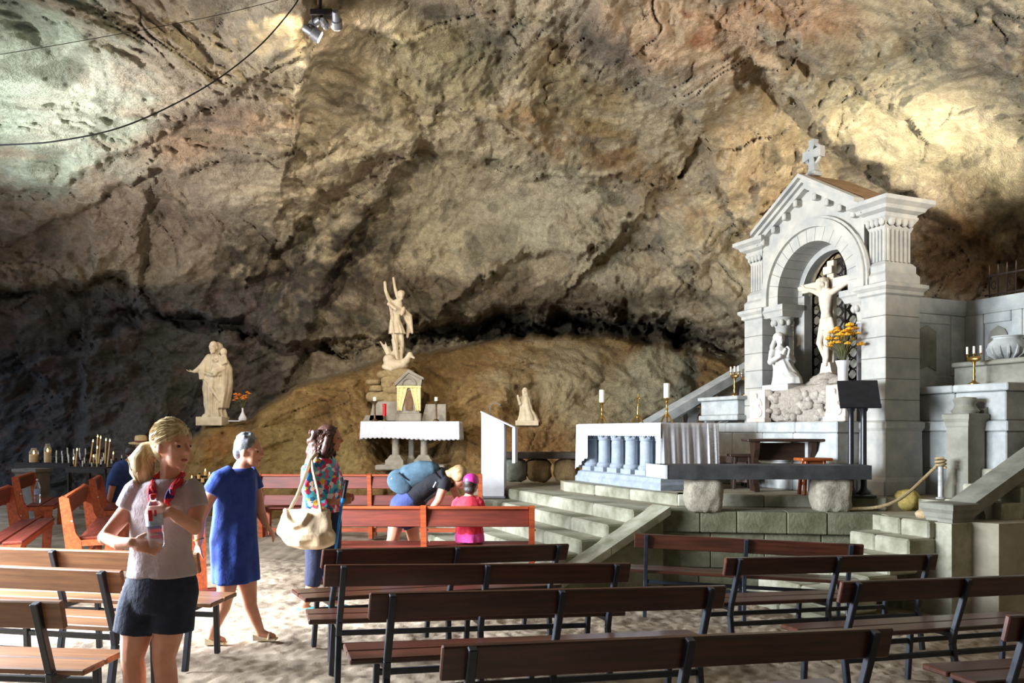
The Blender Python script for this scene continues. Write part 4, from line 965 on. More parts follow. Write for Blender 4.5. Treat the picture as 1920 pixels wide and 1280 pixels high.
for i in range(10):
    k = i % 3; x = -.28+.06*i; lit = i % 2 == 0
    t = thing('tea_light', 'small votive light, '+ORD[i]+' from the left in the rack right of the girl', 'candle', R3+Vector((x,-.2+.4*(k+.5)/3,.74+.05*k+.012)), 0, 'small votive lights')
    MB().lathe([(.024,0),(.026,.07)], 10).build('wax', M_glow, t)
    if lit: flame(t, 0, 0, .072, 1.0)
    else: MB().cone((0,0,.07), (0,0,.085), .002, .002, 5).build('wick', M_iron, t)
tag(MB().box((0,0,0), (.16,.02,.07), (-.5,0,0), .004).build('price_card', M_wht, None, None, R3+Vector((.05,-.235,.70))), 'small white card on the rack right of the girl', 'card')
sp = thing('stone_pedestal', 'square grey stone pedestal under the far left candle rack', 'pedestal', Vector((-8.35,13.75,0)), -.2)
MB().square_stack([(.24,.2,0),(.24,.2,.1),(.2,.17,.14),(.2,.17,.86),(.24,.2,.9),(.24,.2,.95)]).build('shaft', mat('dark pedestal stone', (120,114,108), (92,88,84), 5, .85, .4, 30), sp, None)
# ------------------------------------------------------------------ rope barrier, stones
M_rope = mat('hemp rope', (188,166,124), (150,128,92), 60, .9, .6, 120)
rp = thing('rope_post', 'short white metal post holding the rope by the right steps', 'post', S(.57,.20,.842), ANG)
MB().lathe([(.05,0),(.05,.015),(.028,.02),(.028,.36),(.034,.365),(.034,.38)], 14).build('tube', mat('worn white paint', (200,200,200), (150,146,140), 12, .5), rp)
MB().tube([(.05*math.cos(t), .05*math.sin(t), .35+.006*t) for t in [k*.6 for k in range(32)]], .014, 6).build('rope_coil', M_rope, rp)
b_ = S(.55,.16,1.20); a_ = Vector((3.72,8.80,.735)); pts = []
for k in range(29):
    t = k/28; z = .735+(b_.z-.735)*max(0, (t-.22)/.78)**1.9; q = a_.lerp(b_, t); pts.append(Vector((q.x, q.y+.03*math.sin(t*9), z)))
rpo = MB().tube(pts, .019, 8).build('barrier_rope', M_rope, None); tag(rpo, 'thick hemp rope sagging from the slab bench to the post', 'rope')
ys = rock((0,0,0), (.13,.12,.12), 301, 'yellow_stone', rock_mat('yellow stone', False, (214,190,112), 4, .7), None, .2, 16, 2.6); ys.location = S(.28,.02,.81); tag(ys, 'rounded yellow stone at the foot of the rope post', 'stone')
ps = rock((0,0,0), (.10,.08,.05), 302, 'flat_pebble', rock_mat('flat stone', False, (206,180,140), 5, .7), None, .2, 12, 2.6); ps.location = S(.95,-.50,.735); tag(ps, 'small flat pale stone on the top step by the newel post', 'stone')
# ------------------------------------------------------------------ candelabra, urn, railing
def candelabra(lab, loc_, h=.30):
    t = thing('candelabrum', lab, 'candelabrum', loc_, ANG, 'brass candelabra')
    MB().lathe([(.06,0),(.062,.015),(.03,.03),(.014,.05),(.02,.09),(.012,.12),(.018,.16),(.011,.2),(.02,h-.04),(.03,h)], 14).build('stem', M_brass, t)
    lf = MB(); lf.ell((0,0,h), (.09,.04,.035)); lf.build('leaf_bowl', M_brass, t)
    for x in (-.085, 0, .085):
        a = MB().tube([(0,0,h-.02),(x*.6,0,h+.0),(x,0,h+.03),(x,0,h+.05)], .008, 6).build('arm', M_brass, t); MB().lathe([(.012,0),(.022,.01),(.02,.014)], 10, (x,0,h+.05)).build('drip_pan', M_brass, a)
        MB().lathe([(.013,h+.06),(.013,h+.15)], 10, (x,0,0)).build('candle', M_wax, t)
    return t
candelabra('brass three candle candelabrum on the carved ledge left of the shrine', S(-2.78,.05,2.125))
candelabra('brass three candle candelabrum on the ledge right of the shrine', S(.44,.92,2.145))
candelabra('second brass candelabrum half hidden on the left ledge', S(-2.62,.12,2.125), .26)
ur = thing('stone_urn', 'wide grey stone urn on the upper ledge at the right', 'urn', S(.5,1.42,2.445), ANG)
MB().lathe([(.10,0),(.12,.02),(.19,.08),(.215,.14),(.20,.20),(.15,.25),(.15,.265),(.17,.275),(.17,.285),(.14,.285),(.13,.26)], 26).build('bowl', M_stone, ur)
for k in range(14): t = 2*PI*k/14; MB().tube([(.115*math.cos(t),.115*math.sin(t),.02),(.188*math.cos(t),.188*math.sin(t),.08),(.208*math.cos(t),.208*math.sin(t),.14),(.19*math.cos(t),.19*math.sin(t),.20)], [.012,.022,.018,.004], 6).build('lobe', M_stone, ur)
rlg = thing('iron_railing', 'rusty spiked iron railing on top of the right terrace wall', 'railing', S(.0,1.8,3.262), ANG)
M_rust = mat('rusty iron', (62,44,36), (40,32,30), 20, .8, metal=.4)
for z in (.06, .30): MB().box((.62,0,z), (1.36,.018,.022)).build('rail', M_rust, rlg, None)
for k in range(12):
    x = .0+.115*k; MB().tube([(x,0,.0),(x,0,.38),(x,0,.44)], [.009,.009,.001], 6).build('spiked_bar', M_rust, rlg)
    if k % 2 == 0: MB().tube([(x+.03*math.cos(t)+.055, 0, .18+.045*math.sin(t)*(1+.2*t/6)) for t in [j*.5 for j in range(13)]], .007, 5).build('scroll', M_rust, rlg)
# ------------------------------------------------------------------ lamp cluster on the ceiling, cables
M_lampb = mat('grey lamp housing', (150,148,150), (120,118,122), 8, .4, metal=.4); M_lens = emit('lamp glass', (255,240,214), 30)
LC = P(596, 40, 8.35)
lc = thing('spotlight_cluster', 'cluster of lit spotlights hanging under the cave ceiling', 'light fixture', LC)
MB().box((.02,.1,.13), (.24,.10,.07), None, .01).build('mounting_bracket', M_iron, lc, None); MB().cone((.0,.1,.15), (.0,.14,.6), .018, n=8).build('hanger', M_iron, lc)
def spot(name, off, tgt, r, l, power, ang, col=WARM, blend=.6):
    off = Vector(off); d = (Vector(tgt)-(LC+off)).normalized(); b = off-d*l
    h = MB().tube([tuple(b-d*.02), tuple(b), tuple(b+d*l*.45), tuple(b+d*l*.5), tuple(off)], [r*.45,r*.62,r*.7,r*.98,r], 18).build('lamp_housing', M_lampb, lc); MB().tube([tuple(off+d*.001), tuple(off+d*.008)], [r*.9, r*.86], 18).build('lens', M_lens, h)
    MB().bar(tuple(b), (.02,.1,.12), .014, .014).build('yoke', M_iron, h, None)
    light(name, 'SPOT', LC+off+d*.03, tgt, power, col, spot_size=math.radians(ang), spot_blend=blend, shadow_soft_size=.05)
spot('spot_shrine', (.02,0,-.17), (3.4,10.4,3.0), .065, .17, 480, 42, (1,.80,.55))
spot('spot_altar_small', (.20,0,-.06), P(690,735,15.3), .062, .16, 1000, 66, (1,.88,.70))
spot('spot_wall', (-.06,.02,-.03), P(470,150,9.3), .05, .12, 130, 95, (1,.86,.56))
spot('spot_nave', (.09,-.02,-.06), P(830,420,15.5), .045, .11, 420, 80, (1,.91,.78))
M_cab = mat('black cable', (26,22,20))
def cable(name, lab, pts_, r):
    pts_ = [Vector(p) for p in pts_]; out = []
    for i in range(len(pts_)-1):
        p0, p1, p2, p3 = pts_[max(i-1,0)], pts_[i], pts_[i+1], pts_[min(i+2,len(pts_)-1)]
        for k in range(8):
            t = k/8; out.append(.5*((2*p1)+(p2-p0)*t+(2*p0-5*p1+4*p2-p3)*t*t+(3*p1-p0-3*p2+p3)*t**3))
    out.append(pts_[-1]); tag(MB().tube(out, r, 6).build(name, M_cab, None), lab, 'cable')
cable('black_cable', 'thick black cable sagging across the upper left ceiling', [P(-90,276,7.0),P(0,272,7.1),P(110,264,7.2),P(240,234,7.4),P(380,166,7.7),P(480,92,7.9),P(545,20,8.1),P(570,-20,8.2)], .007)
cable('thin_cable', 'thin brown wire crossing the upper left ceiling', [P(-80,110,7.2),P(0,102,7.3),P(200,68,7.5),P(400,30,7.8),P(560,-10,8.1)], .003)
# flood lamp out of view on the right terrace that lights the rock above the shrine
fp = S(1.35,1.25,3.5); fl_ = thing('floodlight', 'flood lamp on the terrace out of view at the right', 'lamp', fp)
tg = P(1610,290,12.4); dd = (tg-fp).normalized(); MB().tube([tuple(-dd*.14), tuple(-dd*.02), (0,0,0)], [.05,.09,.1], 14).build('housing', M_lampb, fl_)
light('flood_right', 'SPOT', fp+dd*.05, tg, 2300, (1,.92,.74), spot_size=math.radians(62), spot_blend=1.0, shadow_soft_size=.12)

def fill_lamp(lab, pos, tgt, power, ang, col):  # unseen lamps added to brighten the ceiling
    pos = Vector(pos); d = (Vector(tgt)-pos).normalized(); t = thing('floodlight', lab, 'lamp', pos)
    MB().tube([tuple(-d*.14), tuple(-d*.02), (0,0,0)], [.05,.09,.1], 14).build('housing', M_lampb, t)
    light('flood', 'SPOT', pos+d*.05, tgt, power, col, spot_size=math.radians(ang), spot_blend=1.0, shadow_soft_size=.15)
fill_lamp('added fill lamp for the ceiling, out of view at the left', (-7.2,8.6,3.4), P(620,330,13), 1750, 120, (1,.94,.86))
fill_lamp('added fill lamp for the ceiling, out of view above the right stairs', (6.6,5.6,4.4), P(1150,230,13), 1250, 80, (1,.93,.84))
# ------------------------------------------------------------------ carved figures
def rings(mb, rs, folds=0, amp=0, n=40, ph=0, seed=1, tw=0, noise=0):
    """stack of ellipses (cx, cy, cz, rx, ry); draped folds run down it"""
    rnd = random.Random(seed); offs = [rnd.uniform(0, 6.28) for _ in range(4)]; out = []
    # interpolate for smoothness
    dense = []
    for i in range(len(rs)-1):
        for k in range(5):
            t = k/5; dense.append([a+(b-a)*t for a, b in zip(rs[i], rs[i+1])])
    dense.append(list(rs[-1])); zt, zb = dense[-1][2], dense[0][2]
    for cx, cy, cz, rx, ry in dense:
        h = (cz-zb)/max(zt-zb, 1e-6); ring = []
        for k in range(n):
            t = 2*PI*k/n; f = 1
            if folds: f += amp*(1-h*.55)*(math.sin(folds*t+ph+tw*h+.9*math.sin(t*2+offs[0])) + .5*math.sin(folds*1.7*t+offs[1]-tw*h*1.6))
            if noise: f += noise*math.sin(3*t+offs[2]+h*9)*math.sin(h*17+offs[3]+t*2)
            ring.append((cx+rx*f*math.cos(t), cy+ry*f*math.sin(t), cz))
        out.append(ring)
    return mb.loft(out)
def limb(mb, pts, rad, n=12):
    mb.tube(pts, rad, n)
    for p, r in zip(pts, rad): mb.ell(p, r*.995, n=10, m=8)
    return mb
def head(mb, c, f, s=1.0, up=(0,0,1), jaw=True, ears=True):
    c = Vector(c); f = Vector(f).normalized(); up = Vector(up); x = f.cross(up).normalized(); up = x.cross(f)
    R = Matrix((x, f, up)).transposed()
    q = lambda a, b, d: c+x*a*s+f*b*s+up*d*s
    mb.ell(q(0,-.012,.018), (.074*s,.092*s,.098*s), R); mb.ell(q(0,.034,-.048), (.054*s,.052*s,.062*s), R); mb.ell(q(0,.03,-.005), (.062*s,.062*s,.075*s), R)
    mb.tube([q(0,.088,.018), q(0,.108,-.018), q(0,.092,-.026)], [.008*s,.0145*s,.010*s], 8)
    mb.ell(q(0,.077,-.062), (.022*s,.012*s,.010*s), R); mb.ell(q(0,.068,-.094), (.022*s,.018*s,.016*s), R)
    mb.ell(q(-.031,.074,.026), (.02*s,.012*s,.007*s), R); mb.ell(q(.031,.074,.026), (.02*s,.012*s,.007*s), R)
    if ears:
        for e in (-1, 1): mb.ell(q(e*.074,-.012,-.008), (.010*s,.020*s,.032*s), R)
    return q, R
def eyes(q, R, par, s, m, lipm=None):
    for e in (-1, 1): MB().ell(q(e*.030,.0765,.008), (.0125*s,.008*s,.0075*s), R, 8, 6).build('eye', m, par)
    if lipm: MB().ell(q(0,.0845,-.060), (.020*s,.006*s,.007*s), R, 10, 6).build('lips', lipm, par)
def hand(mb, wrist, d, nrm, side=1, curl=.4, s=1.0, spread=.12, thumb=.6):
    """palm from wrist along d; nrm points out of the palm; side +1 puts the thumb on d x nrm"""
    wr = Vector(wrist); d = Vector(d).normalized(); nrm = Vector(nrm); nrm = (nrm-d*nrm.dot(d)).normalized(); a = d.cross(nrm)*side
    R = Matrix((a, d, nrm)).transposed(); mb.ell(wr+d*.045*s, (.038*s,.055*s,.016*s), R); mb.ell(wr+d*.07*s, (.039*s,.03*s,.014*s), R)
    for i, (o, L) in enumerate(((.029,.068),(.010,.077),(-.010,.071),(-.028,.056))):
        p = wr+d*.085*s+a*o*s; ang = curl*.6; dd = (d+a*o*spread*12).normalized(); pts = [p-dd*.015*s, p]
        for k, fr in enumerate((.46,.32,.22)):
            v = dd*math.cos(ang)+nrm*math.sin(ang); p = p+v*L*fr*s; pts.append(p); ang += curl*(1.0 if k == 0 else .8)
        limb(mb, pts, [.0088*s,.0088*s,.008*s,.0074*s,.006*s], 8)
    p = wr+d*.025*s+a*.032*s; v = (d*.75+a*(.8)+nrm*.35*thumb).normalized(); p1 = p+v*.036*s; v2 = (d*1.0+a*.25+nrm*.7*thumb).normalized(); p2 = p1+v2*.03*s; p3 = p2+(v2+nrm*.25*thumb).normalized()*.022*s
    limb(mb, [wr+d*.02*s+a*.012*s, p, p1, p2, p3], [.013*s,.0125*s,.0105*s,.0095*s,.0072*s], 8)
def figure_T(Y0, pxc, zb=0.0):
    k = F/Y0
    return lambda px, py, dy=0.0: Vector(((px-pxc)/k, dy, CH-(py-YH)/k-zb)), k
# --- Madonna and child
Ym = 15.25; T, k = figure_T(Ym, 407)
b0 = P(407, 796, Ym); md = thing('madonna_statue', 'cream stone Madonna holding the child, standing on the left rock', 'statue', (b0.x, Ym, 0))
MB().box(T(399,789.5), (.50,.42,.17), None, .01).build('base_block', M_cream, md, None)
mb = MB()
rings(mb, [T(404,783)[:]+(.20,.18), T(404,768)[:]+(.175,.17), T(404,745)[:]+(.195,.17), T(406,720)[:]+(.235,.19), T(406,703)[:]+(.26,.2), T(406,692)[:]+(.23,.18), T(407,680)[:]+(.205,.16), T(406,668)[:]+(.17,.13), T(405,663)[:]+(.07,.07)], 11, .15, 72, .4, 3, 3.0, .05)
rings(mb, [T(417,765)[:]+(.10,.17), T(421,740)[:]+(.12,.2), T(423,715)[:]+(.13,.2), T(424,690)[:]+(.11,.18), T(420,672)[:]+(.06,.1)], 6, .12, 30, 1, 5, 2)
hq, hR = head(mb, T(404,652,-.10), (-.25,-1,-.15), 1.06)
rings(mb, [T(403,676,.04)[:]+(.13,.10), T(404,664,.05)[:]+(.105,.10), T(405.5,652,.055)[:]+(.115,.105), T(405.5,645,.04)[:]+(.10,.11), T(405.5,641,.02)[:]+(.05,.06)], 7, .05, 30, 0, 8)
limb(mb, [T(393,670,-.02), T(385,687,-.10), T(377,695,-.16), T(371,698,-.2)], [.07,.075,.055,.03]); rings(mb, [T(384,712,-.1)[:]+(.05,.09), T(385,698,-.1)[:]+(.085,.10), T(386,686,-.1)[:]+(.07,.08)], 5, .15, 20)
hand(mb, T(372,698,-.2), (-1,-.4,.05), (0,-.2,1), 1, .35, .95)
limb(mb, [T(417,671,0), T(428,688,-.05), T(421,697,-.18), T(411,699,-.2)], [.06,.065,.05,.035])
limb(mb, [T(421,690,-.12), T(422,676,-.12), T(424,668,-.11)], [.075,.08,.05]); mb.ell(T(423.5,660.5,-.12), (.066,.07,.076)); limb(mb, [T(420,690,-.15), T(410,694,-.24), T(407,700,-.26)], [.05,.042,.03]); limb(mb, [T(425,692,-.15), T(416,698,-.26), T(412,704,-.25)], [.05,.042,.03]); limb(mb, [T(419,672,-.15), T(412,678,-.2), T(408,674,-.22)], [.032,.028,.022]); limb(mb, [T(427,671,-.13), T(430,680,-.16), T(424,684,-.2)], [.032,.028,.022])
rings(mb, [T(388,782,-.12)[:]+(.06,.07), T(390,776,-.1)[:]+(.05,.05)], 0)
limb(mb, [T(393,712,-.17), T(408,735,-.2), T(418,752,-.17), T(424,742,-.12)], [.02,.03,.03,.02]); limb(mb, [T(390,700,-.17), T(404,704,-.22), T(420,703,-.2)], [.025,.035,.03]); limb(mb, [T(398,725,-.18), T(400,750,-.2), T(399,778,-.16)], [.025,.03,.025]); limb(mb, [T(411,755,-.17), T(411,780,-.15)], [.024,.024])
blob(mb, 'carved_figure', M_cream, md, .0105, 1)
# --- flowers beside the Madonna
M_leaf = mat('dry green stems', (96,92,50), (70,70,36), 10); M_org = mat('orange petals', (222,128,34), (190,96,20), 10); M_yel = mat('golden yellow petals', (240,176,30), (216,140,18), 10)
def bouquet(nm, lab, loc_, vase_m, prof, H, spread, n, pm, seed, rot=0):
    t = thing(nm, lab, 'flowers', loc_, rot); rnd = random.Random(seed); vz = prof[-1][1]
    MB().lathe(prof, 18, cap=True).build('vase', vase_m, t)
    for i in range(n):
        a = rnd.uniform(0, 6.28); r = spread*math.sqrt(rnd.uniform(.05, 1)); h = H*rnd.uniform(.5, 1.0)*(1-.25*(r/spread)**2); e = Vector((r*math.cos(a), r*math.sin(a)*.7, vz+h))
        st = MB().tube([(0,0,vz-.05), (e.x*.35, e.y*.35, vz+h*.5), tuple(e)], .0035, 5).build('stem', M_leaf, t)
        if i % 2 == 0:
            fl2 = MB(); rr = rnd.uniform(.03,.045)
            for j in range(7): b = 2*PI*j/7; fl2.ell(e+Vector((math.cos(b)*rr*.7, math.sin(b)*rr*.7, 0)), (rr*.5, rr*.5, rr*.35), n=7, m=5)
            fl2.ell(e+Vector((0,0,rr*.2)), rr*.55, n=8, m=5); fl2.build('blossom', pm, st)
    return t
pv = P(455, 788, 15.1); bouquet('orange_bouquet', 'small vase of orange flowers on the rock beside the Madonna', (pv.x, 15.1, pv.z), M_wht, [(.07,0),(.08,.04),(.05,.10),(.02,.16),(.016,.24)], .34, .17, 34, M_org, 4)
tag(MB().box((0,0,0), (.22,.18,.02), None, .004).build('small_tray', M_wht, None, None, (pv.x-.12, 15.05, pv.z-.012)), 'small white tray under the orange flower vase', 'tray')
# --- Saint Michael, lance raised, over the dragon
Yk = 15.75; T, k = figure_T(Yk, 745)
mk = thing('archangel_statue', 'cream stone winged warrior with raised arms standing over a dragon', 'statue', (P(745,690,Yk).x, Yk, 0))
mb = MB(); rings(mb, [T(741,600)[:]+(.10,.08), T(741,592)[:]+(.095,.075), T(743,578)[:]+(.125,.085), T(744,566)[:]+(.11,.075), T(746,561)[:]+(.05,.05)], 0)
rings(mb, [T(745,626)[:]+(.17,.15), T(743,612)[:]+(.14,.12), T(741,600)[:]+(.105,.09)], 12, .10, 36)
head(mb, T(752.5,554,-.03), (.5,-1,-.25), .84); mb.ell(T(752,549,.01), (.08,.085,.06))
limb(mb, [T(738,569), T(729,560,-.03), T(723.5,545,-.05), T(722.5,530,-.05)], [.05,.042,.034,.03]); limb(mb, [T(750,567,.03), T(744,553,.05), T(740,540,.05), T(737,520,.05)], [.045,.04,.032,.026])
limb(mb, [T(740,572,-.05), T(731,572,-.14), T(744,582,-.16)], [.045,.04,.03]); mb.ell(T(756,584,-.06), (.045,.05,.10), (0,.3,0))
limb(mb, [T(741,622), T(742,645,-.05), T(744,662,-.03), T(746,676,0)], [.075,.06,.045,.04]); limb(mb, [T(749,620,.02), T(753,642,.02), T(752,662,.04), T(752,676,.04)], [.07,.055,.042,.035])
blob(mb, 'warrior_figure', M_cream, mk, .014, 1)
MB().tube([T(722.5,528,-.06), T(733,580,-.13), T(747,668,-.16)], .012, 6).build('lance', M_cream, mk)
w1 = MB()
for (a, b, c_) in (((752,575),(766,590),(771,622)),((755,590),(765,605),(762,630))): limb(w1, [T(*a,.12), T(*b,.16), T(*c_,.14)], [.035,.055,.03])
for i in range(4): limb(w1, [T(757+i*3.4,588+i*3,.14), T(760+i*3.2,604+i*5,.15)], [.03,.02])
blob(w1, 'wing', M_cream, mk, .016, 1)
dr = MB(); dr.ell(T(742,684), (.26,.2,.12)); dr.ell(T(730,675,-.05), (.12,.12,.12)); limb(dr, [T(752,684,-.05), T(764,676,-.1), T(770,666,-.12), T(778,672,-.14)], [.09,.07,.06,.025]); limb(dr, [T(739,682), T(733,662,.05), T(728,650,.05)], [.04,.03,.02]); limb(dr, [T(736,682), T(724,658,.03), T(713,640,.03)], [.045,.035,.02])
dr.prism([tuple(T(734,675))[::2], tuple(T(712,640))[::2], tuple(T(722,648))[::2], tuple(T(722,638))[::2], tuple(T(729,656))[::2]], 0, .04, 'xz'); dr.prism([tuple(T(740,678))[::2], tuple(T(733,635))[::2], tuple(T(740,632))[::2], tuple(T(745,676))[::2]], .02, .06, 'xz'); limb(dr, [T(748,686,-.1), T(735,692,-.15), T(722,688,-.12)], [.07,.06,.05])
blob(dr, 'dragon', M_cream, mk, .016, 1)
# --- rough stone base below the archangel
stb = thing('statue_base', 'rough stone base blocks below the archangel statue', 'rock', (P(745,700,Yk).x, Yk, 0))
M_ysr = rock_mat('yellow grey base stone', False, (168,146,106), 2.2, .8)
for i, (x, y, rx, rz) in enumerate(((745,700,.34,.10),(722,703,.16,.09),(735,712,.22,.10),(700,716,.14,.06),(760,712,.20,.10),(728,722,.14,.09),(770,722,.16,.08),(706,728,.14,.07),(745,728,.30,.12),(712,744,.26,.11),(770,740,.24,.1),(740,748,.3,.12))): rock(T(x,y,.06), (rx,.22,rz), 320+i, 'base_stone', M_ysr, stb, .25, 10, 3.5)
# --- tabernacle with veil, side altar
Yt = 15.42; T, k = figure_T(Yt, 767); M_gst = mat('grey tabernacle stone', (156,148,134), (128,120,106), 6, .8, .3, 40)
tn = thing('tabernacle', 'small gabled stone tabernacle with embroidered veil on the side altar', 'tabernacle', (P(767,790,Yt).x, Yt, 0))
XZ = lambda px, py: tuple(T(px, py))[::2]
MB().box(T(766,782,.1), (.50,.30,.16), None, .01).build('plinth', M_gst, tn, None); MB().prism([XZ(746,774), XZ(746,722), XZ(786,722), XZ(786,774)], .0, .22, 'xz').build('body', M_gst, tn, None)
MB().prism([XZ(742,722), XZ(744,716), XZ(767,696), XZ(792,710), XZ(790,722)], -.05, .24, 'xz').build('gable', M_gst, tn, None)
MB().prism([XZ(740,718), XZ(767,693), XZ(795,708), XZ(795,712), XZ(767,699), XZ(741,724)], -.08, .26, 'xz').build('raking_moulding', M_gst, tn, None)
MB().tube([T(767+13*math.cos(t), 722-13*math.sin(t), -.06) for t in [PI*j/12 for j in range(13)]], .022, 8).build('arch_moulding', M_gst, tn)
M_veil = mat('ivory embroidered veil', (232,216,158), (214,186,110), 26, .8, lo=.5, hi=.62); M_door = mat('bronze door', (118,84,48), (80,54,30), 20, .5, metal=.3)
MB().box(T(767,750,-.015), (.14,.02,.40)).build('door', M_door, tn, None)
for e in (-1, 1):
    def vf(u_, v_, e=e):
        pinch = .155-.11*math.sin(min(v_*1.15, 1)*PI*.5)*(.35 if v_ > .55 else v_*.8); xo = .235; xi = .02+.11*min(1, v_*1.1)
        x = xi+(xo-xi)*u_; return (e*x, -.03-.012*math.sin(u_*16), T(767,726)[2]-.46*v_)
    vo = MB().grid(vf, 20, 14).build('veil', M_veil, tn, True); vo.modifiers.new('t', 'SOLIDIFY').thickness = .006
MB().box(T(767,725,-.04), (.48,.03,.045), None, .008).build('veil_valance', M_veil, tn, None)
rd = struct('trim_5', 'grey stone shelf behind the side altar', (P(767,790,Yt).x, Yt, 0))
for (x0, x1, y0, y1) in ((690,744,752,788),(789,835,757,790),(676,722,778,792)): MB().prism([XZ(x0+8,y0), XZ(x1,y0), XZ(x1,y1), XZ(x0,y1)], .12, .42, 'xz').build('shelf_stone', M_gst, rd, None)
Ya = 15.0; T, k = figure_T(Ya, 773); ao = Vector((P(773,868,Ya).x, Ya, P(773,870,Ya).z))
sa = thing('side_altar', 'grey stone side altar table on two short columns', 'altar', ao, -.04)
hA = T(773,791)[2]-ao.z
MB().box((0,.05,hA-.05), (1.78,.6,.09), None, .01).build('table_slab', M_gst, sa, None)
MB().box((0,.05,-.05), (1.3,.7,.1), None, .02).build('step_slab', M_gst, sa, None)
for x in (-.30, .24):
    MB().square_stack([(.17,.17,0),(.17,.17,.08),(.13,.13,.12),(.09,.09,.18)], (x,-.08,0)).build('column_foot', M_gst, sa, None); MB().lathe([(.075,.17),(.07,.2),(.065,hA-.2),(.09,hA-.14),(.10,hA-.09)], 16, (x,-.08,0)).build('column', M_gst, sa)
MB().lathe([(.1,0),(.08,.1),(.06,.18),(.055,hA-.1)], 14, (-.05,.22,0)).build('column', M_gst, sa)
sc_ = thing('side_altar_cloth', 'white scalloped cloth hanging over the front of the side altar', 'cloth', ao+Vector((0,0,hA)), -.04)
MB().box((0,.04,.006), (1.84,.64,.01), None, .003).build('top_sheet', M_cloth, sc_, None)
def sk(u_, v_):
    x = -.92+1.84*u_; return (x*(1+.015*v_), -.285-.02*v_-.012*math.sin(x*14+2*math.sin(x*3))*v_, .008-(.315+.02*math.sin(x*3)+.022*abs(math.sin(x*PI/.085)))*v_)
o_ = MB().grid(sk, 180, 8).build('front_fall', M_cloth, sc_, True); o_.modifiers.new('t', 'SOLIDIFY').thickness = .006
for e in (-1, 1):
    def sk2(u_, v_, e=e): y = -.28+.6*u_; return (e*(.925+.02*v_+.012*math.sin(y*22)*v_), y, .008-(.33+.02*abs(math.sin(y*30)))*v_)
    o_ = MB().grid(sk2, 40, 6).build('side_fall', M_cloth, sc_, True); o_.modifiers.new('t', 'SOLIDIFY').thickness = .006
M_brz = mat('dark bronze', (120,96,66), (90,70,46), 16, .45, metal=.6)
for px_, lb in ((703,'bronze candlestick with stub candle at the left of the side altar'), (818,'bronze candlestick with stub candle at the right of the side altar')):
    t = thing('bronze_candlestick', lb, 'candlestick', (P(px_,788,14.95).x, 14.93, ao.z+hA+.012)); MB().lathe([(.055,0),(.058,.02),(.02,.05),(.018,.30),(.03,.34),(.06,.375),(.062,.385)], 14).build('stem', M_brz, t); MB().lathe([(.032,.385),(.032,.46)], 12).build('candle', M_wax, t)
t = thing('red_votive', 'tall red votive glass standing left of the tabernacle', 'candle', (P(721,778,15.1).x, 15.1, ao.z+hA+.012)); MB().lathe([(.035,.10),(.036,.34)], 14).build('red_glass', mat('red glass', (210,20,24), None, rough=.15, trans=.35), t); MB().lathe([(.05,0),(.04,.03),(.02,.06),(.036,.10)], 14).build('foot', M_brz, t)
# --- kneeling statue
Yq = 15.75; T, k = figure_T(Yq, 988); kn = thing('kneeling_statue', 'small cream stone figure kneeling in prayer on a rock ledge', 'statue', (P(988,797,Yq).x, Yq, 0))
MB().box(T(988,793), (.46,.34,.10), None, .01).build('base_block', M_cream, kn, None)
mb = MB(); rings(mb, [T(990,789)[:]+(.21,.15), T(990,780)[:]+(.18,.14), T(987,768)[:]+(.13,.12), T(985,755)[:]+(.115,.10), T(984,745)[:]+(.10,.085), T(984,741)[:]+(.05,.05)], 8, .10, 36)
limb(mb, [T(995,782,.02), T(1003,786,.03), T(1008,789,.03)], [.09,.075,.05]); head(mb, T(983.5,733,-.01), (-.8,-.7,.05), .62); rings(mb, [T(986,748,.03)[:]+(.07,.06), T(985,736,.02)[:]+(.062,.062), T(984.5,728,.01)[:]+(.05,.05), T(984,726,0)[:]+(.02,.02)], 5, .06, 24)
limb(mb, [T(979,747,-.05), T(975,757,-.09), T(972,747,-.14), T(970.5,742,-.16)], [.04,.038,.03,.02]); blob(mb, 'carved_figure', M_cream, kn, .012, 1)
# --- crucifix in the shrine
cf = thing('crucifix', 'large pale stone crucifix with the hanging figure inside the shrine', 'crucifix', S(-1.10,.22,0), ANG)
M_ivo = mat('ivory carved stone', (212,202,182), (194,181,160), 9, .7, .15, 50)
MB().prism([(-.17,2.28),(.17,2.28),(.10,2.38),(.07,2.5),(-.07,2.5),(-.10,2.38)], -.05, .1, 'xz').build('cross_foot', M_ivo, cf, None)
cx_ = MB().box((0,.06,3.14), (.115,.07,1.42), None, .008).build('cross_post', M_ivo, cf, None); MB().box((0,.06,3.55), (1.02,.07,.12), None, .008).build('cross_beam', M_ivo, cf, None)
MB().box((-.01,.0,3.72), (.15,.03,.10), None, .006).build('title_board', M_ivo, cf, None)
mb = MB(); rings(mb, [(.0,-.03,2.98,.08,.06), (.0,-.035,3.06,.088,.062), (-.01,-.035,3.16,.065,.05), (-.01,-.04,3.28,.09,.068), (-.005,-.04,3.38,.108,.07), (0,-.03,3.44,.10,.055), (0,-.04,3.48,.045,.045)], 0)
q_, R__ = head(mb, (-.055,-.075,3.53), (-.45,-.9,-.5), .82); limb(mb, [(-.02,-.045,3.46), (-.045,-.06,3.50)], [.042,.04])
for e in (-1, 1):
    limb(mb, [(e*.11,-.03,3.42), (e*.27,0,3.49), (e*.44,.02,3.545)], [.042,.034,.022]); hand(mb, (e*.44,.02,3.545), (e,0,.15), (0,-1,0), -e, .3, .8)
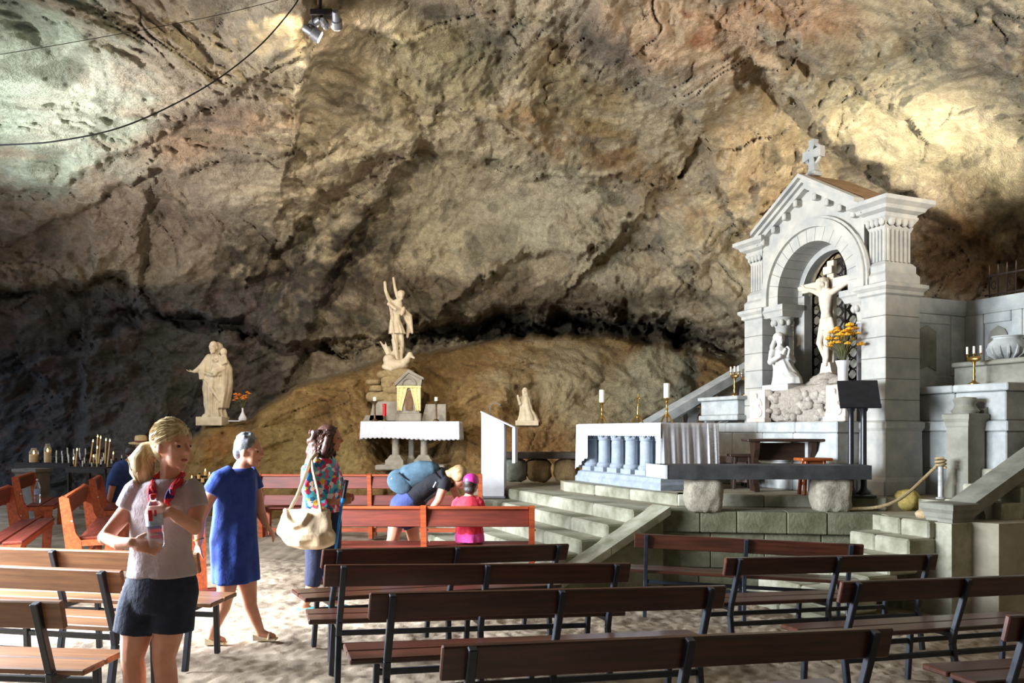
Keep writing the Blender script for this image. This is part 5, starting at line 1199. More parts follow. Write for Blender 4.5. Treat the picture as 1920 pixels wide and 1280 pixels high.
limb(mb, [(-.05,-.035,3.0), (-.055,-.10,2.76), (-.02,-.04,2.56)], [.058,.042,.028]); limb(mb, [(.055,-.035,3.0), (.05,-.085,2.77), (.02,-.04,2.57)], [.058,.042,.028]); limb(mb, [(-.02,-.04,2.56), (-.005,-.07,2.49)], [.03,.022]); limb(mb, [(.02,-.04,2.57), (.02,-.07,2.47)], [.03,.022])
bd = blob(mb, 'body', M_ivo, cf, .0075, 2)
lc_ = MB(); rings(lc_, [(.0,-.04,2.92,.10,.08), (.0,-.035,2.98,.102,.078), (0,-.035,3.07,.098,.074), (0,-.035,3.09,.085,.065)], 7, .06, 36, 0, 4, 4); limb(lc_, [(.10,-.06,3.06), (.13,-.06,2.94), (.12,-.05,2.84)], [.03,.035,.02]); blob(lc_, 'loincloth', M_ivo, bd, .010, 1)
hr = MB(); hr.ell((-.045,-.045,3.575), (.066,.078,.06)); hr.tube([(-.11,-.05,3.56),(-.12,-.06,3.48),(-.10,-.06,3.42)], [.03,.03,.012], 8); hr.tube([(.01,-.04,3.56),(.02,-.05,3.49),(.02,-.05,3.43)], [.028,.026,.01], 8); blob(hr, 'hair', M_ivo, bd, .011, 1)
# --- kneeling woman below the cross
mg = thing('mourning_statue', 'white stone woman kneeling with joined hands below the crucifix', 'statue', S(-1.66,-.02,0), ANG)
M_whs = mat('white carved marble', (204,202,196), (186,186,182), 9, .7, .15, 50)
MB().box((0,0,2.19), (.50,.34,.09), None, .01).build('base_block', M_whs, mg, None); MB().box((.02,.08,1.93), (.42,.24,.43)).build('block_below', M_rub, mg, None)
mb = MB(); rings(mb, [(.04,.02,2.235,.24,.17), (.03,.02,2.34,.20,.16), (-.02,.02,2.46,.15,.13), (-.06,.0,2.58,.13,.11), (-.08,-.01,2.70,.125,.095), (-.08,0,2.76,.06,.06)], 9, .09, 44, 0, 6, 3)
rings(mb, [(.16,-.03,2.235,.17,.13), (.17,-.02,2.32,.13,.11), (.12,0,2.40,.06,.06)], 6, .12, 30, 1)
q_, R__ = head(mb, (-.07,-.01,2.86), (.75,-.35,.35), .86); limb(mb, [(-.08,0,2.74), (-.075,0,2.80)], [.05,.045])
limb(mb, [(-.10,-.11,2.69), (-.07,-.17,2.55), (.08,-.14,2.62)], [.05,.045,.03]); limb(mb, [(-.03,.10,2.69), (.04,.12,2.56), (.10,-.02,2.62)], [.05,.045,.03]); hand(mb, (.08,-.11,2.62), (.3,.2,1), (0,1,0), 1, .35, .8); hand(mb, (.11,-.03,2.63), (.2,0,1), (0,-1,0), -1, .35, .8)
b_ = blob(mb, 'body', M_whs, mg, .011, 1)
hr = MB(); hr.ell((-.10,.0,2.885), (.085,.082,.085)); hr.tube([(-.14,.0,2.86),(-.17,.01,2.74),(-.18,.02,2.58),(-.17,.02,2.48)], [.06,.065,.055,.02], 10); hr.tube([(-.10,-.07,2.86),(-.12,-.10,2.76),(-.13,-.11,2.66)], [.03,.035,.012], 8); blob(hr, 'long_hair', M_whs, b_, .012, 1)
# --- vase of yellow flowers
bouquet('yellow_bouquet', 'white vase of golden yellow dried flowers before the crucifix', S(-.46,-.19,1.72+.46), M_wht, [(.05,0),(.055,.02),(.062,.2),(.085,.27),(.09,.28)], .46, .26, 60, M_yel, 9, ANG)
MB().square_stack([(.09,.07,1.72),(.09,.07,2.18)]).build('vase_plinth', M_marb, sh, None).location = (-.46,-.13,0)
# ------------------------------------------------------------------ people
def skin(name, c1, c2): 
    m = mat(name, c1, c2, 7, .55, .05, 60); B = m.node_tree.nodes['Principled BSDF']; B.inputs['Subsurface Weight'].default_value = .08; B.inputs['Subsurface Radius'].default_value = (.012,.005,.003); return m
def cloth(name, c1, c2=None, sc=9, bump=.55): return mat(name, c1, c2 or c1, sc, .9, bump, 8, bdist=.03)
M_skin = skin('fair skin', (226,166,136), (206,140,112)); M_skt = skin('tanned skin', (196,132,100), (176,112,84)); M_lip = mat('lips', (176,88,80)); M_eye = mat('eye', (60,50,46), None, rough=.2); M_eyd = M_eye
def torso(mb, pts): return rings(mb, pts)
def hair_strands(m, par, tubes, name='hair_strand'):
    for pts, r in tubes: MB().tube(pts, r, 6).build(name, m, par)
# --- the girl in front
Y0 = 3.9; T, k = figure_T(Y0, 303); gx = (303-960)/F*Y0; gz0 = 0
gl = thing('person', 'girl in a pale grey shirt and navy shorts holding a water bottle', 'person', (gx, Y0, 0))
mb = MB(); hf = Vector((.86,-.48,-.10)); hc = T(326,836)
hq, hR = head(mb, hc, hf, 1.0); limb(mb, [hc+Vector((-.02,.01,-.07)), T(317,892,.01), T(314,905,.02)], [.05,.047,.055])
torso(mb, [T(302,1120)[:]+(.15,.105), T(302,1085)[:]+(.155,.11), T(303,1040)[:]+(.128,.095), T(303,990)[:]+(.135,.10), T(306,940)[:]+(.15,.10), T(308,912,.01)[:]+(.14,.075), T(312,898,.01)[:]+(.06,.05)])
ra = [T(258,920,.0), T(244,955,-.02), T(215,1003,-.09), T(262,1008,-.20), T(293,1003,-.25)]; limb(mb, ra, [.05,.045,.036,.032,.023]); hand(mb, ra[-1], (1,-.15,-.22), (.1,.9,-.35), 1, .5, .92, .12, .5)
la = [T(358,918,.0), T(372,955,-.02), T(378,985,-.08), T(362,962,-.17), T(352,950,-.20)]; limb(mb, la, [.05,.044,.037,.031,.023]); hand(mb, la[-1], (-1,-.25,-.12), (.2,.8,-.3), -1, .75, .92, .05, .8)
for x0, x1, x2 in ((266,252,250),(323,311,312)): limb(mb, [T(x0,1110), T(x0*.5+x1*.5,1180,-.01), T(x1,1232,-.02), T(x1,1262,.0), T(x2,1320,.02), T(x2,1385,.02)], [.095,.078,.055,.054,.052,.034])
for x in (250,312): limb(mb, [T(x,1392,.02), T(x,1397,-.12)], [.036,.03])
gb = blob(mb, 'body', M_skin, gl, .0062, 3); eyes(hq, hR, gb, 1.0, M_eye, M_lip)
M_tee = cloth('pale grey violet cotton', (190,176,178), (176,162,166)); M_nvy = cloth('dark navy denim', (38,44,66), (28,32,50), 20)
mb = MB(); rings(mb, [T(304,1079)[:]+(.168,.125), T(304,1060)[:]+(.158,.12), T(303,1030)[:]+(.145,.112), T(303,990)[:]+(.148,.113), T(306,945)[:]+(.166,.115), T(308,916,.01)[:]+(.160,.09), T(310,902,.01)[:]+(.10,.07), T(313,897,.012)[:]+(.066,.060)], 5, .028, 48, .5, 3, 4)
mb.tube([T(268,912), T(257,922,0), T(250,938,-.012), T(243,954,-.02)], [.06,.066,.064,.062], 16); mb.tube([T(348,912), T(359,920,0), T(366,938,-.012), T(372,952,-.02)], [.06,.064,.062,.059], 16)
blob(mb, 'shirt', M_tee, gl, .0075, 2)
mb = MB(); rings(mb, [T(303,1142)[:]+(.165,.125), T(303,1112)[:]+(.178,.138), T(303,1090)[:]+(.172,.128), T(303,1072)[:]+(.158,.118)], 0)
mb.tube([T(276,1098), T(264,1140,-.005), T(258,1183,-.01)], [.105,.108,.108], 20); mb.tube([T(327,1098), T(325,1140,-.005), T(323,1181,-.01)], [.105,.106,.106], 20); blob(mb, 'shorts', M_nvy, gl, .0085, 2)
M_bld_ = mat('blond hair', (240,222,178), (176,142,90), 42, .4, .5, 60, stretch=(1,1,.2), bdist=.004)
hfN = hf.normalized(); hs = hfN.cross(Vector((0,0,1))).normalized(); HQ = lambda a, b, d: hc+hs*a+hfN*b+Vector((0,0,d))
mb = MB(); mb.ell(HQ(0,-.024,.040), (.084,.100,.094), hR); mb.ell(HQ(0,-.055,-.01), (.074,.062,.08), hR)
pt = [HQ(.03,-.09,-.01), HQ(.05,-.13,-.03), HQ(.065,-.155,-.08), HQ(.065,-.155,-.14), HQ(.055,-.14,-.19), HQ(.05,-.13,-.225)]; mb.tube(pt, [.03,.046,.058,.058,.04,.012], 12)
for j in range(9):
    a = j*.7; mb.tube([p+Vector((math.cos(a+i*.8), math.sin(a+i*.8)*.6, 0))*.045*min(1,i*.6) for i, p in enumerate(pt)], [.012,.014,.016,.016,.013,.004], 6)
hb = blob(mb, 'hair', M_bld_, gl, .0065, 1)
sm_ = MB(); tail0 = Vector((.03,-.105,-.015)); rnd = random.Random(3); hcen = Vector((0,-.024,.040))
for j in range(120):
    a = rnd.uniform(-1.75, 1.75); e = rnd.uniform(.15, 1.3); st0 = Vector((math.sin(a)*math.cos(e)*.087, math.cos(a)*math.cos(e)*.098*.86, math.sin(e)*.098)); 
    if st0.y > .07: st0.y = .07
    pts_ = []
    for i in range(9):
        t = i/8; q = st0.lerp(tail0-hcen, t); L = math.sqrt((q.x/.086)**2+(q.y/.097)**2+(q.z/.097)**2); q = q/L if t < .93 else q/max(L, .96); q = q*(1.0+.03*math.sin(j*1.7))+hcen+Vector((rnd.uniform(-1,1), 0, rnd.uniform(-1,1)))*.0025; pts_.append(HQ(q.x, q.y, q.z))
    rr_ = rnd.uniform(.0035,.0065); sm_.tube(pts_, [.001]+[rr_]*7+[.002], 5)
for j in range(70):
    a = rnd.uniform(0, 6.28); r_ = rnd.uniform(.5, 1.15); wv = rnd.uniform(0, 6)
    sm_.tube([p+Vector((math.cos(a+.5*math.sin(i*1.3+wv))*[.02,.042,.058,.06,.045,.02][i]*r_, math.sin(a+.5*math.sin(i*1.3+wv))*[.02,.035,.05,.05,.04,.02][i]*r_, rnd.uniform(-.012,.012))) for i, p in enumerate(pt)], [.002,.004,.0045,.0045,.004,.001], 5)
sm_.build('hair_locks', M_bld_, hb)
M_pinkb = mat('pink hair band', (240,150,160), None, rough=.4); MB().tube([HQ(.035+.03*math.cos(t)*.6,-.11+.02*math.cos(t),-.025+.036*math.sin(t)) for t in [2*PI*j/12 for j in range(13)]], .009, 6).build('hair_band', M_pinkb, hb)
M_scf = mat('red and navy twisted scarf', (206,36,44), (52,34,92), 9, .85, .3, 50, stretch=(1,1,2.2), lo=.52, hi=.56)
mb = MB(); L_ = [T(300,884,.06), T(296,895,.0), T(299,912,-.085), T(306,935,-.122), T(314,960,-.13), T(316,985,-.128), T(308,1000,-.125), T(305,984,-.125)]; R2_ = [T(300,884,.06), T(330,888,.06), T(341,898,-.02), T(338,915,-.095), T(334,935,-.12), T(326,952,-.125), T(316,965,-.13)]
for c_ in (L_, R2_):
    out = []
    for i in range(len(c_)-1):
        for j in range(5): out.append(c_[i].lerp(c_[i+1], j/5))
    out.append(c_[-1])
    for ph in (0, PI): mb.tube([p+Vector((.010*math.cos(i*.55+ph), .010*math.sin(i*.55+ph), .005*math.sin(i*.55+ph))) for i, p in enumerate(out)], .0135, 8)
mb.build('scarf', M_scf, gl)
for x in (250,312): mb = MB(); mb.ell(T(x,1393,-.05), (.045,.125,.04)); blob(mb, 'shoe', M_wht, gl, .012, 2)
bp_ = T(333,1012,-.235)+Vector((gx, Y0, 0)); gbt = bottle('clear water bottle with red cap held by the girl', bp_, (0,-.06,0), M_red, .245, .037, False)
MB().lathe([(.0385,.10),(.0385,.155)], 18, cap=False).build('wrapper', mat('white bottle wrapper', (210,216,232), (150,160,190), 30), gbt); MB().box((.0,-.0405,.15), (.018,.004,.05), None, .001).box((.022,-.035,.16), (.01,.004,.03), None, .001).build('red_print', M_red, gbt, None)
# --- woman in the blue dress
Y0 = 5.84; T, k = figure_T(Y0, 440); gx = (440-960)/F*Y0
bw = thing('person', 'grey haired woman in a blue dress walking to the right', 'person', (gx, Y0, 0))
mb = MB(); hc = T(468,846); hq, hR = head(mb, hc, (1,-.12,-.12), 1.0); limb(mb, [T(462,862), T(452,878)], [.055,.06])
torso(mb, [T(440,1040)[:]+(.14,.17), T(441,1000)[:]+(.14,.16), T(443,960)[:]+(.13,.145), T(444,915)[:]+(.13,.165), T(449,888)[:]+(.10,.15), T(454,876)[:]+(.06,.07)])
ra = [T(432,892,-.18), T(412,930,-.22), T(398,962,-.22), T(393,995,-.2), T(391,1012,-.18)]; limb(mb, ra, [.055,.05,.042,.034,.025]); hand(mb, ra[-1], (-.3,.1,-1), (.6,.6,0), 1, .5, .95)
la = [T(452,890,.16), T(468,930,.17), T(478,962,.12), T(492,985,.08)]; limb(mb, la, [.055,.048,.04,.026]); hand(mb, la[-1], (.6,0,-.8), (-.5,0,-.3), -1, .4, .95)
limb(mb, [T(437,1050,-.08), T(431,1100,-.07), T(424,1135,-.06), T(405,1178,-.06)], [.095,.07,.052,.036]); limb(mb, [T(405,1178,-.06), T(402,1190,-.06), T(424,1196,-.06)], [.036,.036,.024])
limb(mb, [T(452,1050,.08), T(458,1105,.07), T(464,1140,.06), T(482,1182,.05)], [.095,.07,.052,.036]); limb(mb, [T(482,1182,.05), T(484,1190,.05), T(508,1196,.05)], [.036,.034,.024])
b_ = blob(mb, 'body', M_skin, bw, .0085, 3); eyes(hq, hR, b_, 1.0, M_eye, M_lip)
M_blu = cloth('royal blue jersey', (44,74,160), (30,54,130))
mb = MB(); rings(mb, [T(442,1088)[:]+(.165,.22), T(441,1060)[:]+(.165,.205), T(438,1010)[:]+(.168,.19), T(440,965)[:]+(.155,.17), T(443,915)[:]+(.15,.185), T(449,889)[:]+(.115,.17), T(455,877)[:]+(.07,.085)], 6, .045, 48, 0, 4, 3)
mb.tube([T(446,886,-.12), T(430,896,-.185), T(417,922,-.215)], [.07,.075,.072], 16); mb.tube([T(452,886,.12), T(456,900,.17), T(464,922,.175)], [.07,.072,.07], 16); blob(mb, 'dress', M_blu, bw, .009, 2)
M_gry = mat('short grey hair', (150,152,158), (96,98,106), 26, .5, .6, 70, bdist=.006)
HQ = lambda a, b, d: hq(a, b, d); mb = MB(); mb.ell(HQ(0,-.03,.04), (.086,.092,.09), hR); mb.ell(HQ(0,-.07,-.005), (.072,.05,.075), hR); 
for j in range(26): a = random.uniform(0,6.28); b = random.uniform(.1,1.0); mb.ell(HQ(.07*math.cos(a)*b, -.03+.08*math.sin(a)*b, .05+.08*math.sqrt(max(0,1-b*b))), .018, n=7, m=5)
blob(mb, 'hair', M_gry, bw, .009, 1)
M_sand = mat('cream wedge sandal', (224,206,176), (206,186,152), 8, .7)
for (x0, x1, dy) in ((399,426,-.06),(478,512,.05)):
    mb = MB(); mb.prism([tuple(T(x0-5,1202))[::2], tuple(T(x1+3,1202))[::2], tuple(T(x1+2,1199))[::2], tuple(T(x0+12,1196))[::2], tuple(T(x0-5,1190))[::2]], dy-.04, dy+.04, 'xz'); so = mb.build('sandal', M_sand, bw, None); MB().tube([T(x1-10,1200,dy-.045), T(x1-10,1190,dy-.02), T(x1-10,1190,dy+.02), T(x1-10,1200,dy+.045)], .008, 6).build('strap', M_sand, so)
wa = T(392,1004,-.19); MB().tube([wa+Vector((.033*math.cos(t),.033*math.sin(t),.006*math.cos(t))) for t in [2*PI*j/14 for j in range(15)]], .006, 6).build('bracelet', M_brass, bw)
# --- woman with floral blouse, beige bag and walking pole
Y0 = 6.98; T, k = figure_T(Y0, 603); gx = (603-960)/F*Y0
fw_ = thing('person', 'curly brown haired woman in a floral blouse carrying a bag and pole', 'person', (gx, Y0, 0))
mb = MB(); hc = T(620,822); hq, hR = head(mb, hc, (1,-.05,-.08), 1.0); limb(mb, [T(614,838), T(607,850)], [.055,.06])
torso(mb, [T(605,1010)[:]+(.14,.17), T(605,975)[:]+(.14,.165), T(605,935)[:]+(.13,.145), T(605,890)[:]+(.135,.165), T(606,865)[:]+(.10,.15), T(608,852)[:]+(.06,.07)])
ra = [T(592,868,-.17), T(592,905,-.2), T(598,938,-.19), T(622,938,-.16), T(640,938,-.13)]; limb(mb, ra, [.055,.048,.04,.033,.025]); hand(mb, ra[-1], (1,.1,.1), (-.1,.9,.0), 1, .85, .95)
la = [T(612,868,.16), T(622,905,.18), T(632,930,.14)]; limb(mb, la, [.055,.048,.03]); hand(mb, la[-1], (1,0,-.2), (0,-1,0), 1, .5, .95)
limb(mb, [T(600,1010,-.08), T(594,1060,-.06), T(585,1110,-.05), T(572,1133,-.05)], [.1,.07,.05,.036]); limb(mb, [T(612,1010,.08), T(616,1060,.08), T(620,1105,.06), T(622,1132,.06)], [.1,.07,.05,.036])
limb(mb, [T(572,1135,-.05), T(588,1142,-.05)], [.036,.028]); limb(mb, [T(622,1134,.06), T(642,1142,.06)], [.036,.028])
b_ = blob(mb, 'body', M_skt, fw_, .0095, 3); eyes(hq, hR, b_, 1.0, M_eye, M_lip)
mfl, nt, B = newmat('floral print'); Lk = nt.links; tc = node(nt, 'ShaderNodeTexCoord'); vo = node(nt, 'ShaderNodeTexVoronoi', Scale=26.0); nn = node(nt, 'ShaderNodeTexNoise', Scale=30.0, Detail=2); Lk.new(tc.outputs['Object'], nn.inputs['Vector']); vm = node(nt, 'ShaderNodeVectorMath', operation='MULTIPLY_ADD'); vm.inputs[1].default_value = (.05,.05,.05); Lk.new(nn.outputs['Color'], vm.inputs[0]); Lk.new(tc.outputs['Object'], vm.inputs[2]); Lk.new(vm.outputs[0], vo.inputs['Vector']); cr_ = node(nt, 'ShaderNodeValToRGB'); cr_.color_ramp.interpolation = 'CONSTANT'
sx_ = node(nt, 'ShaderNodeSeparateColor'); Lk.new(vo.outputs['Color'], sx_.inputs[0])
E = cr_.color_ramp.elements; cols = [(0,(206,44,80)),(.22,(80,186,214)),(.48,(244,238,236)),(.62,(34,110,160)),(.78,(224,96,136)),(.9,(232,190,84))]
E[0].position = 0; E[0].color = lin(cols[0][1])+(1,); E[1].position = cols[1][0]; E[1].color = lin(cols[1][1])+(1,)
for p_, c_ in cols[2:]: e_ = E.new(p_); e_.color = lin(c_)+(1,)
Lk.new(sx_.outputs[0], cr_.inputs[0]); Lk.new(cr_.outputs[0], B.inputs['Base Color']); B.inputs['Roughness'].default_value = .85
mb = MB(); rings(mb, [T(604,958)[:]+(.175,.2), T(604,930)[:]+(.158,.18), T(604,890)[:]+(.155,.185), T(605,866)[:]+(.118,.17), T(608,852)[:]+(.07,.085)], 6, .04, 44, 0, 9, 3)
mb.tube([T(603,866,-.12), T(591,880,-.2), T(590,906,-.215), T(597,940,-.205), T(612,944,-.19), T(624,942,-.175)], [.07,.075,.07,.066,.062,.058], 16); mb.tube([T(610,866,.12), T(614,880,.18), T(623,906,.19), T(629,924,.16)], [.07,.07,.064,.05], 16); blob(mb, 'blouse', mfl, fw_, .0095, 2)
M_trs = cloth('dark navy trousers', (36,42,70), (26,30,52)); mb = MB(); rings(mb, [T(605,1015)[:]+(.16,.19), T(605,980)[:]+(.165,.19), T(605,950)[:]+(.15,.17)], 0); mb.tube([T(600,1005,-.08), T(594,1060,-.06), T(588,1095,-.05)], [.12,.085,.07], 14); mb.tube([T(612,1005,.08), T(616,1060,.08), T(619,1100,.06)], [.12,.085,.07], 14); blob(mb, 'trousers', M_trs, fw_, .011, 2)
M_cur = mat('curly dark brown hair', (92,58,46), (54,32,26), 22, .45, .6, 50, bdist=.008)
mb = MB(); mb.ell(hq(0,-.03,.035), (.09,.10,.092), hR); mb.ell(hq(0,-.085,-.06), (.10,.075,.12), hR); mb.ell(hq(0,-.11,-.16), (.12,.085,.11), hR)
rnd = random.Random(5)
for j in range(110):
    a = rnd.uniform(0,6.28); d_ = rnd.uniform(-.23,.06); mb.ell(hq(.095*math.cos(a), -.09+.075*math.sin(a)-.02, d_), rnd.uniform(.014,.03), n=7, m=5)
for e in (-1,1): mb.tube([hq(e*.08,-.0,.02), hq(e*.095,-.01,-.06), hq(e*.09,-.03,-.15), hq(e*.085,-.03,-.21)], [.03,.035,.035,.015], 8)
hcu = blob(mb, 'hair', M_cur, fw_, .010, 1)
cm = MB()
for j in range(130):
    a = rnd.uniform(1.9, 7.5); L = rnd.uniform(.16, .34); w0 = rnd.uniform(0, 6); x0, y0 = .088*math.cos(a), -.035+.085*math.sin(a); z0 = rnd.uniform(-.03,.10); sc2 = math.sqrt(max(.1, 1-(z0/.13)**2)) if z0 > 0 else 1
    cm.tube([hq((x0*sc2*(1+.35*i/9))+.014*math.sin(w0+i*1.5), (y0*sc2-.03*i/9)+.014*math.cos(w0+i*1.5), z0-L*i/9) for i in range(10)], [.008]+[.0115]*7+[.009,.003], 5)
cm.build('curls', M_cur, hcu)
M_trq = mat('turquoise shoe', (70,196,206), (50,168,180), 8, .7)
for x0, dy in ((580,-.05),(631,.06)): mb = MB(); mb.ell(T(x0,1143,dy), (.125,.048,.042)); blob(mb, 'shoe', M_trq, fw_, .012, 2)
bgx = thing('shoulder_bag', 'slouchy beige canvas shoulder bag hanging at the floral blouse', 'bag', (gx, Y0, 0)); M_bag = cloth('beige canvas', (212,190,158), (190,166,132), 6, .4)
mb = MB(); 
rings(mb, [T(600,1020,-.28)[:]+(.10,.05), T(597,1012,-.29)[:]+(.19,.085), T(592,992,-.30)[:]+(.235,.11), T(590,972,-.29)[:]+(.22,.09), T(590,955,-.28)[:]+(.20,.06), T(592,948,-.28)[:]+(.18,.03)], 5, .10, 48, 0, 3, 6); limb(mb, [T(553,950,-.30), T(560,966,-.37), T(574,976,-.39), T(588,972,-.39), T(596,956,-.36)], [.02,.026,.028,.026,.018]); limb(mb, [T(566,990,-.36), T(584,1002,-.39), T(606,998,-.38), T(622,976,-.34)], [.014,.02,.02,.014])
bb = blob(mb, 'pouch', M_bag, bgx, .012, 1)
MB().tube([T(560,950,-.28), T(575,925,-.31), T(590,885,-.30), T(596,862,-.26), T(600,850,-.16), T(603,856,.0)], .02, 8, True, .6).build('shoulder_strap', M_bag, bgx); MB().tube([T(618,958,-.30), T(612,915,-.31), T(603,880,-.30), T(598,862,-.25)], .02, 8, True, .6).build('shoulder_strap', M_bag, bgx)
wp = thing('walking_pole', 'bright blue trekking pole with black grip held by the floral woman', 'walking pole', (gx, Y0, 0)); M_pol = mat('anodised blue', (40,140,220), None, metal=.3, rough=.3)
mb = MB(); mb.tube([T(648,935,-.14), T(641,985,-.14), T(632,1060,-.15), T(628,1100,-.15)], [.013,.012,.010,.009], 10); mb.build('shaft', M_pol, wp); MB().tube([T(656,898,-.14), T(653,915,-.14), T(649,937,-.14)], [.02,.017,.019], 10).build('grip', M_blk, wp); MB().tube([T(630,1085,-.15), T(626,1128,-.15)], [.007,.005], 8).build('lower_shaft', mat('grey alloy', (190,192,196), None, metal=.7, rough=.3), wp); MB().tube([T(650,931,-.14), T(648.5,939,-.14)], .022, 10).build('collar', M_pol, wp)
# --- bending person with backpack
Y0 = 8.85; T, k = figure_T(Y0, 790); gx = (790-960)/F*Y0
bp = thing('person', 'person in navy shorts and black top bending over the child', 'person', (gx, Y0, 0))
mb = MB(); hc = T(862,893,-.12); hq, hR = head(mb, hc, (.72,-.25,-.62), 1.0, (.5,0,.85)); limb(mb, [T(850,894,-.08), T(838,897,-.03)], [.055,.06])
def bent(pts):  # rings across a leaning trunk
    out = []
    for i, (p, rx, ry) in enumerate(pts):
        d = (pts[min(i+1,len(pts)-1)][0]-pts[max(i-1,0)][0]).normalized(); a = Vector((0,1,0)); b = d.cross(a).normalized()
        out.append([p+a*ry*math.cos(t)+b*rx*math.sin(t) for t in [2*PI*j/28 for j in range(28)]])
    return out
tr = [(T(752,965),.12,.17),(T(762,945),.14,.18),(T(785,922),.13,.16),(T(810,905),.125,.16),(T(832,896),.11,.17),(T(845,894),.06,.1)]
mb.loft(bent(tr))
limb(mb, [T(836,905,-.18), T(826,935,-.22), T(806,962,-.3)], [.056,.047,.034]); hand(mb, T(806,962,-.3), (-.5,-.5,-.7), (-.3,-.6,.7), 1, .5, 1.0)
limb(mb, [T(840,902,.17), T(856,935,.18), T(872,950,.02)], [.052,.044,.03]); hand(mb, T(872,950,.02), (.6,-.7,-.3), (0,-.3,-1), 1, .4, 1.0)
limb(mb, [T(748,962,-.08), T(740,1005,-.10), T(728,1045,-.02), T(724,1078,.0)], [.105,.07,.056,.04]); limb(mb, [T(765,962,.09), T(774,1010,.08), T(776,1050,.1), T(775,1080,.1)], [.105,.07,.056,.04]); limb(mb, [T(724,1080,0), T(740,1085,0)], [.036,.03]); limb(mb, [T(775,1081,.1), T(792,1085,.1)], [.036,.03])
b_ = blob(mb, 'body', M_skin, bp, .011, 3); eyes(hq, hR, b_, 1.0, M_eye, M_lip)
M_bk = cloth('black cotton', (26,26,34), (18,18,24)); mb = MB(); mb.loft(bent([(T(772,938),.155,.19),(T(786,921),.15,.18),(T(810,904),.145,.185),(T(834,894),.12,.185),(T(846,892),.075,.1)])); mb.tube([T(834,898,-.1), T(837,904,-.18), T(834,916,-.2)], [.07,.075,.07], 14); mb.tube([T(838,898,.1), T(841,902,.17), T(846,914,.18)], [.07,.072,.068], 14); blob(mb, 'top', M_bk, bp, .011, 2)
M_sh2 = cloth('washed navy shorts', (64,74,128), (48,56,102)); mb = MB(); mb.loft(bent([(T(750,975),.15,.19),(T(758,950),.17,.2),(T(776,930),.155,.19)])); mb.tube([T(752,960,-.08), T(747,985,-.09)], [.125,.12], 16); mb.tube([T(764,960,.09), T(774,990,.08)], [.125,.115], 16); blob(mb, 'shorts', M_sh2, bp, .011, 2)
M_bl2 = mat('ash blond hair', (186,156,112), (140,110,72), 26, .45, .5, 60, bdist=.006); mb = MB(); mb.ell(hq(0,-.028,.036), (.088,.098,.094), hR); mb.ell(hq(0,-.085,-.02), (.078,.06,.085), hR); mb.ell(hq(0,-.12,-.06), (.05,.05,.05), hR); mb.ell(hq(-.06,.0,.01), (.03,.06,.07), hR); mb.ell(hq(.06,.0,.01), (.03,.06,.07), hR); blob(mb, 'hair', M_bl2, bp, .011, 1)
for dy in (0,.1):
    mb = MB(); mb.ell(T(734 if dy == 0 else 785,1085,dy), (.13,.048,.045)); blob(mb, 'shoe', M_blk, bp, .014, 2)
bk = thing('backpack', 'slate blue backpack worn by the bending person', 'backpack', (gx, Y0, 0)); M_bkp = cloth('slate blue nylon', (74,100,116), (56,78,94), 7, .3)
mb = MB(); mb.loft(bent([(T(742,914,-.01),.06,.11),(T(748,908,-.01),.135,.15),(T(770,897,-.01),.165,.165),(T(795,886,-.01),.15,.16),(T(815,880,-.01),.10,.14),(T(824,878,-.01),.05,.1)])); mb.ell(T(748,900,-.03), (.13,.14,.13)); blob(mb, 'pack_body', M_bkp, bk, .012, 3)
mb = MB(); mb.ell(T(752,905,-.14), (.15,.05,.11), (0,.55,0)); blob(mb, 'front_pocket', M_bkp, bk, .012, 2)
MB().box(T(741,897,-.17), (.05,.012,.022), (0,.5,0)).build('maker_patch', M_wht, bk, None); MB().tube([T(752,884,-.16), T(762,893,-.178), T(770,898,-.175)], .008, 6).build('zip', M_blk, bk); MB().tube([T(818,884,-.14), T(832,897,-.20), T(822,920,-.19), T(800,938,-.17)], .022, 8, True, .45).build('strap', M_blk, bk); MB().tube([T(821,901,-.205), T(816,911,-.208)], .009, 6).build('buckle', M_wht, bk)
# --- child sitting on the pew
Y0 = 8.27; T, k = figure_T(Y0, 878); gx = (878-960)/F*Y0
cd = thing('person', 'small child in a pink top and cap sitting with back turned on the pew', 'person', (gx, Y0, 0))
mb = MB(); hc = T(884,908,.02); hq, hR = head(mb, hc, (.45,.9,.0), .86); limb(mb, [T(882,921,.02), T(879,930,.01)], [.042,.045])
torso(mb, [T(880,1014,.03)[:]+(.125,.10), T(880,1000,.03)[:]+(.13,.10), T(879,970,.01)[:]+(.115,.085), T(878,945,.0)[:]+(.13,.085), T(878,933,0)[:]+(.09,.06), T(879,928,0)[:]+(.045,.045)])
limb(mb, [T(858,940), T(852,962,.02), T(858,985,.12)], [.038,.032,.024]); hand(mb, T(858,985,.12), (.3,.9,-.2), (0,0,-1), 1, .4, .75); limb(mb, [T(898,940), T(904,962,.02), T(900,983,.12)], [.038,.032,.024]); hand(mb, T(900,983,.12), (-.2,.9,-.2), (0,0,-1), -1, .4, .75)
limb(mb, [T(868,1008,.05), T(866,1012,.33), T(864,1058,.35)], [.075,.05,.034]); limb(mb, [T(892,1008,.05), T(893,1012,.33), T(893,1058,.35)], [.075,.05,.034]); limb(mb, [T(864,1060,.35), T(864,1063,.44)], [.03,.024]); limb(mb, [T(893,1060,.35), T(893,1063,.44)], [.03,.024])
b_ = blob(mb, 'body', M_skin, cd, .010, 3); eyes(hq, hR, b_, .86, M_eye)
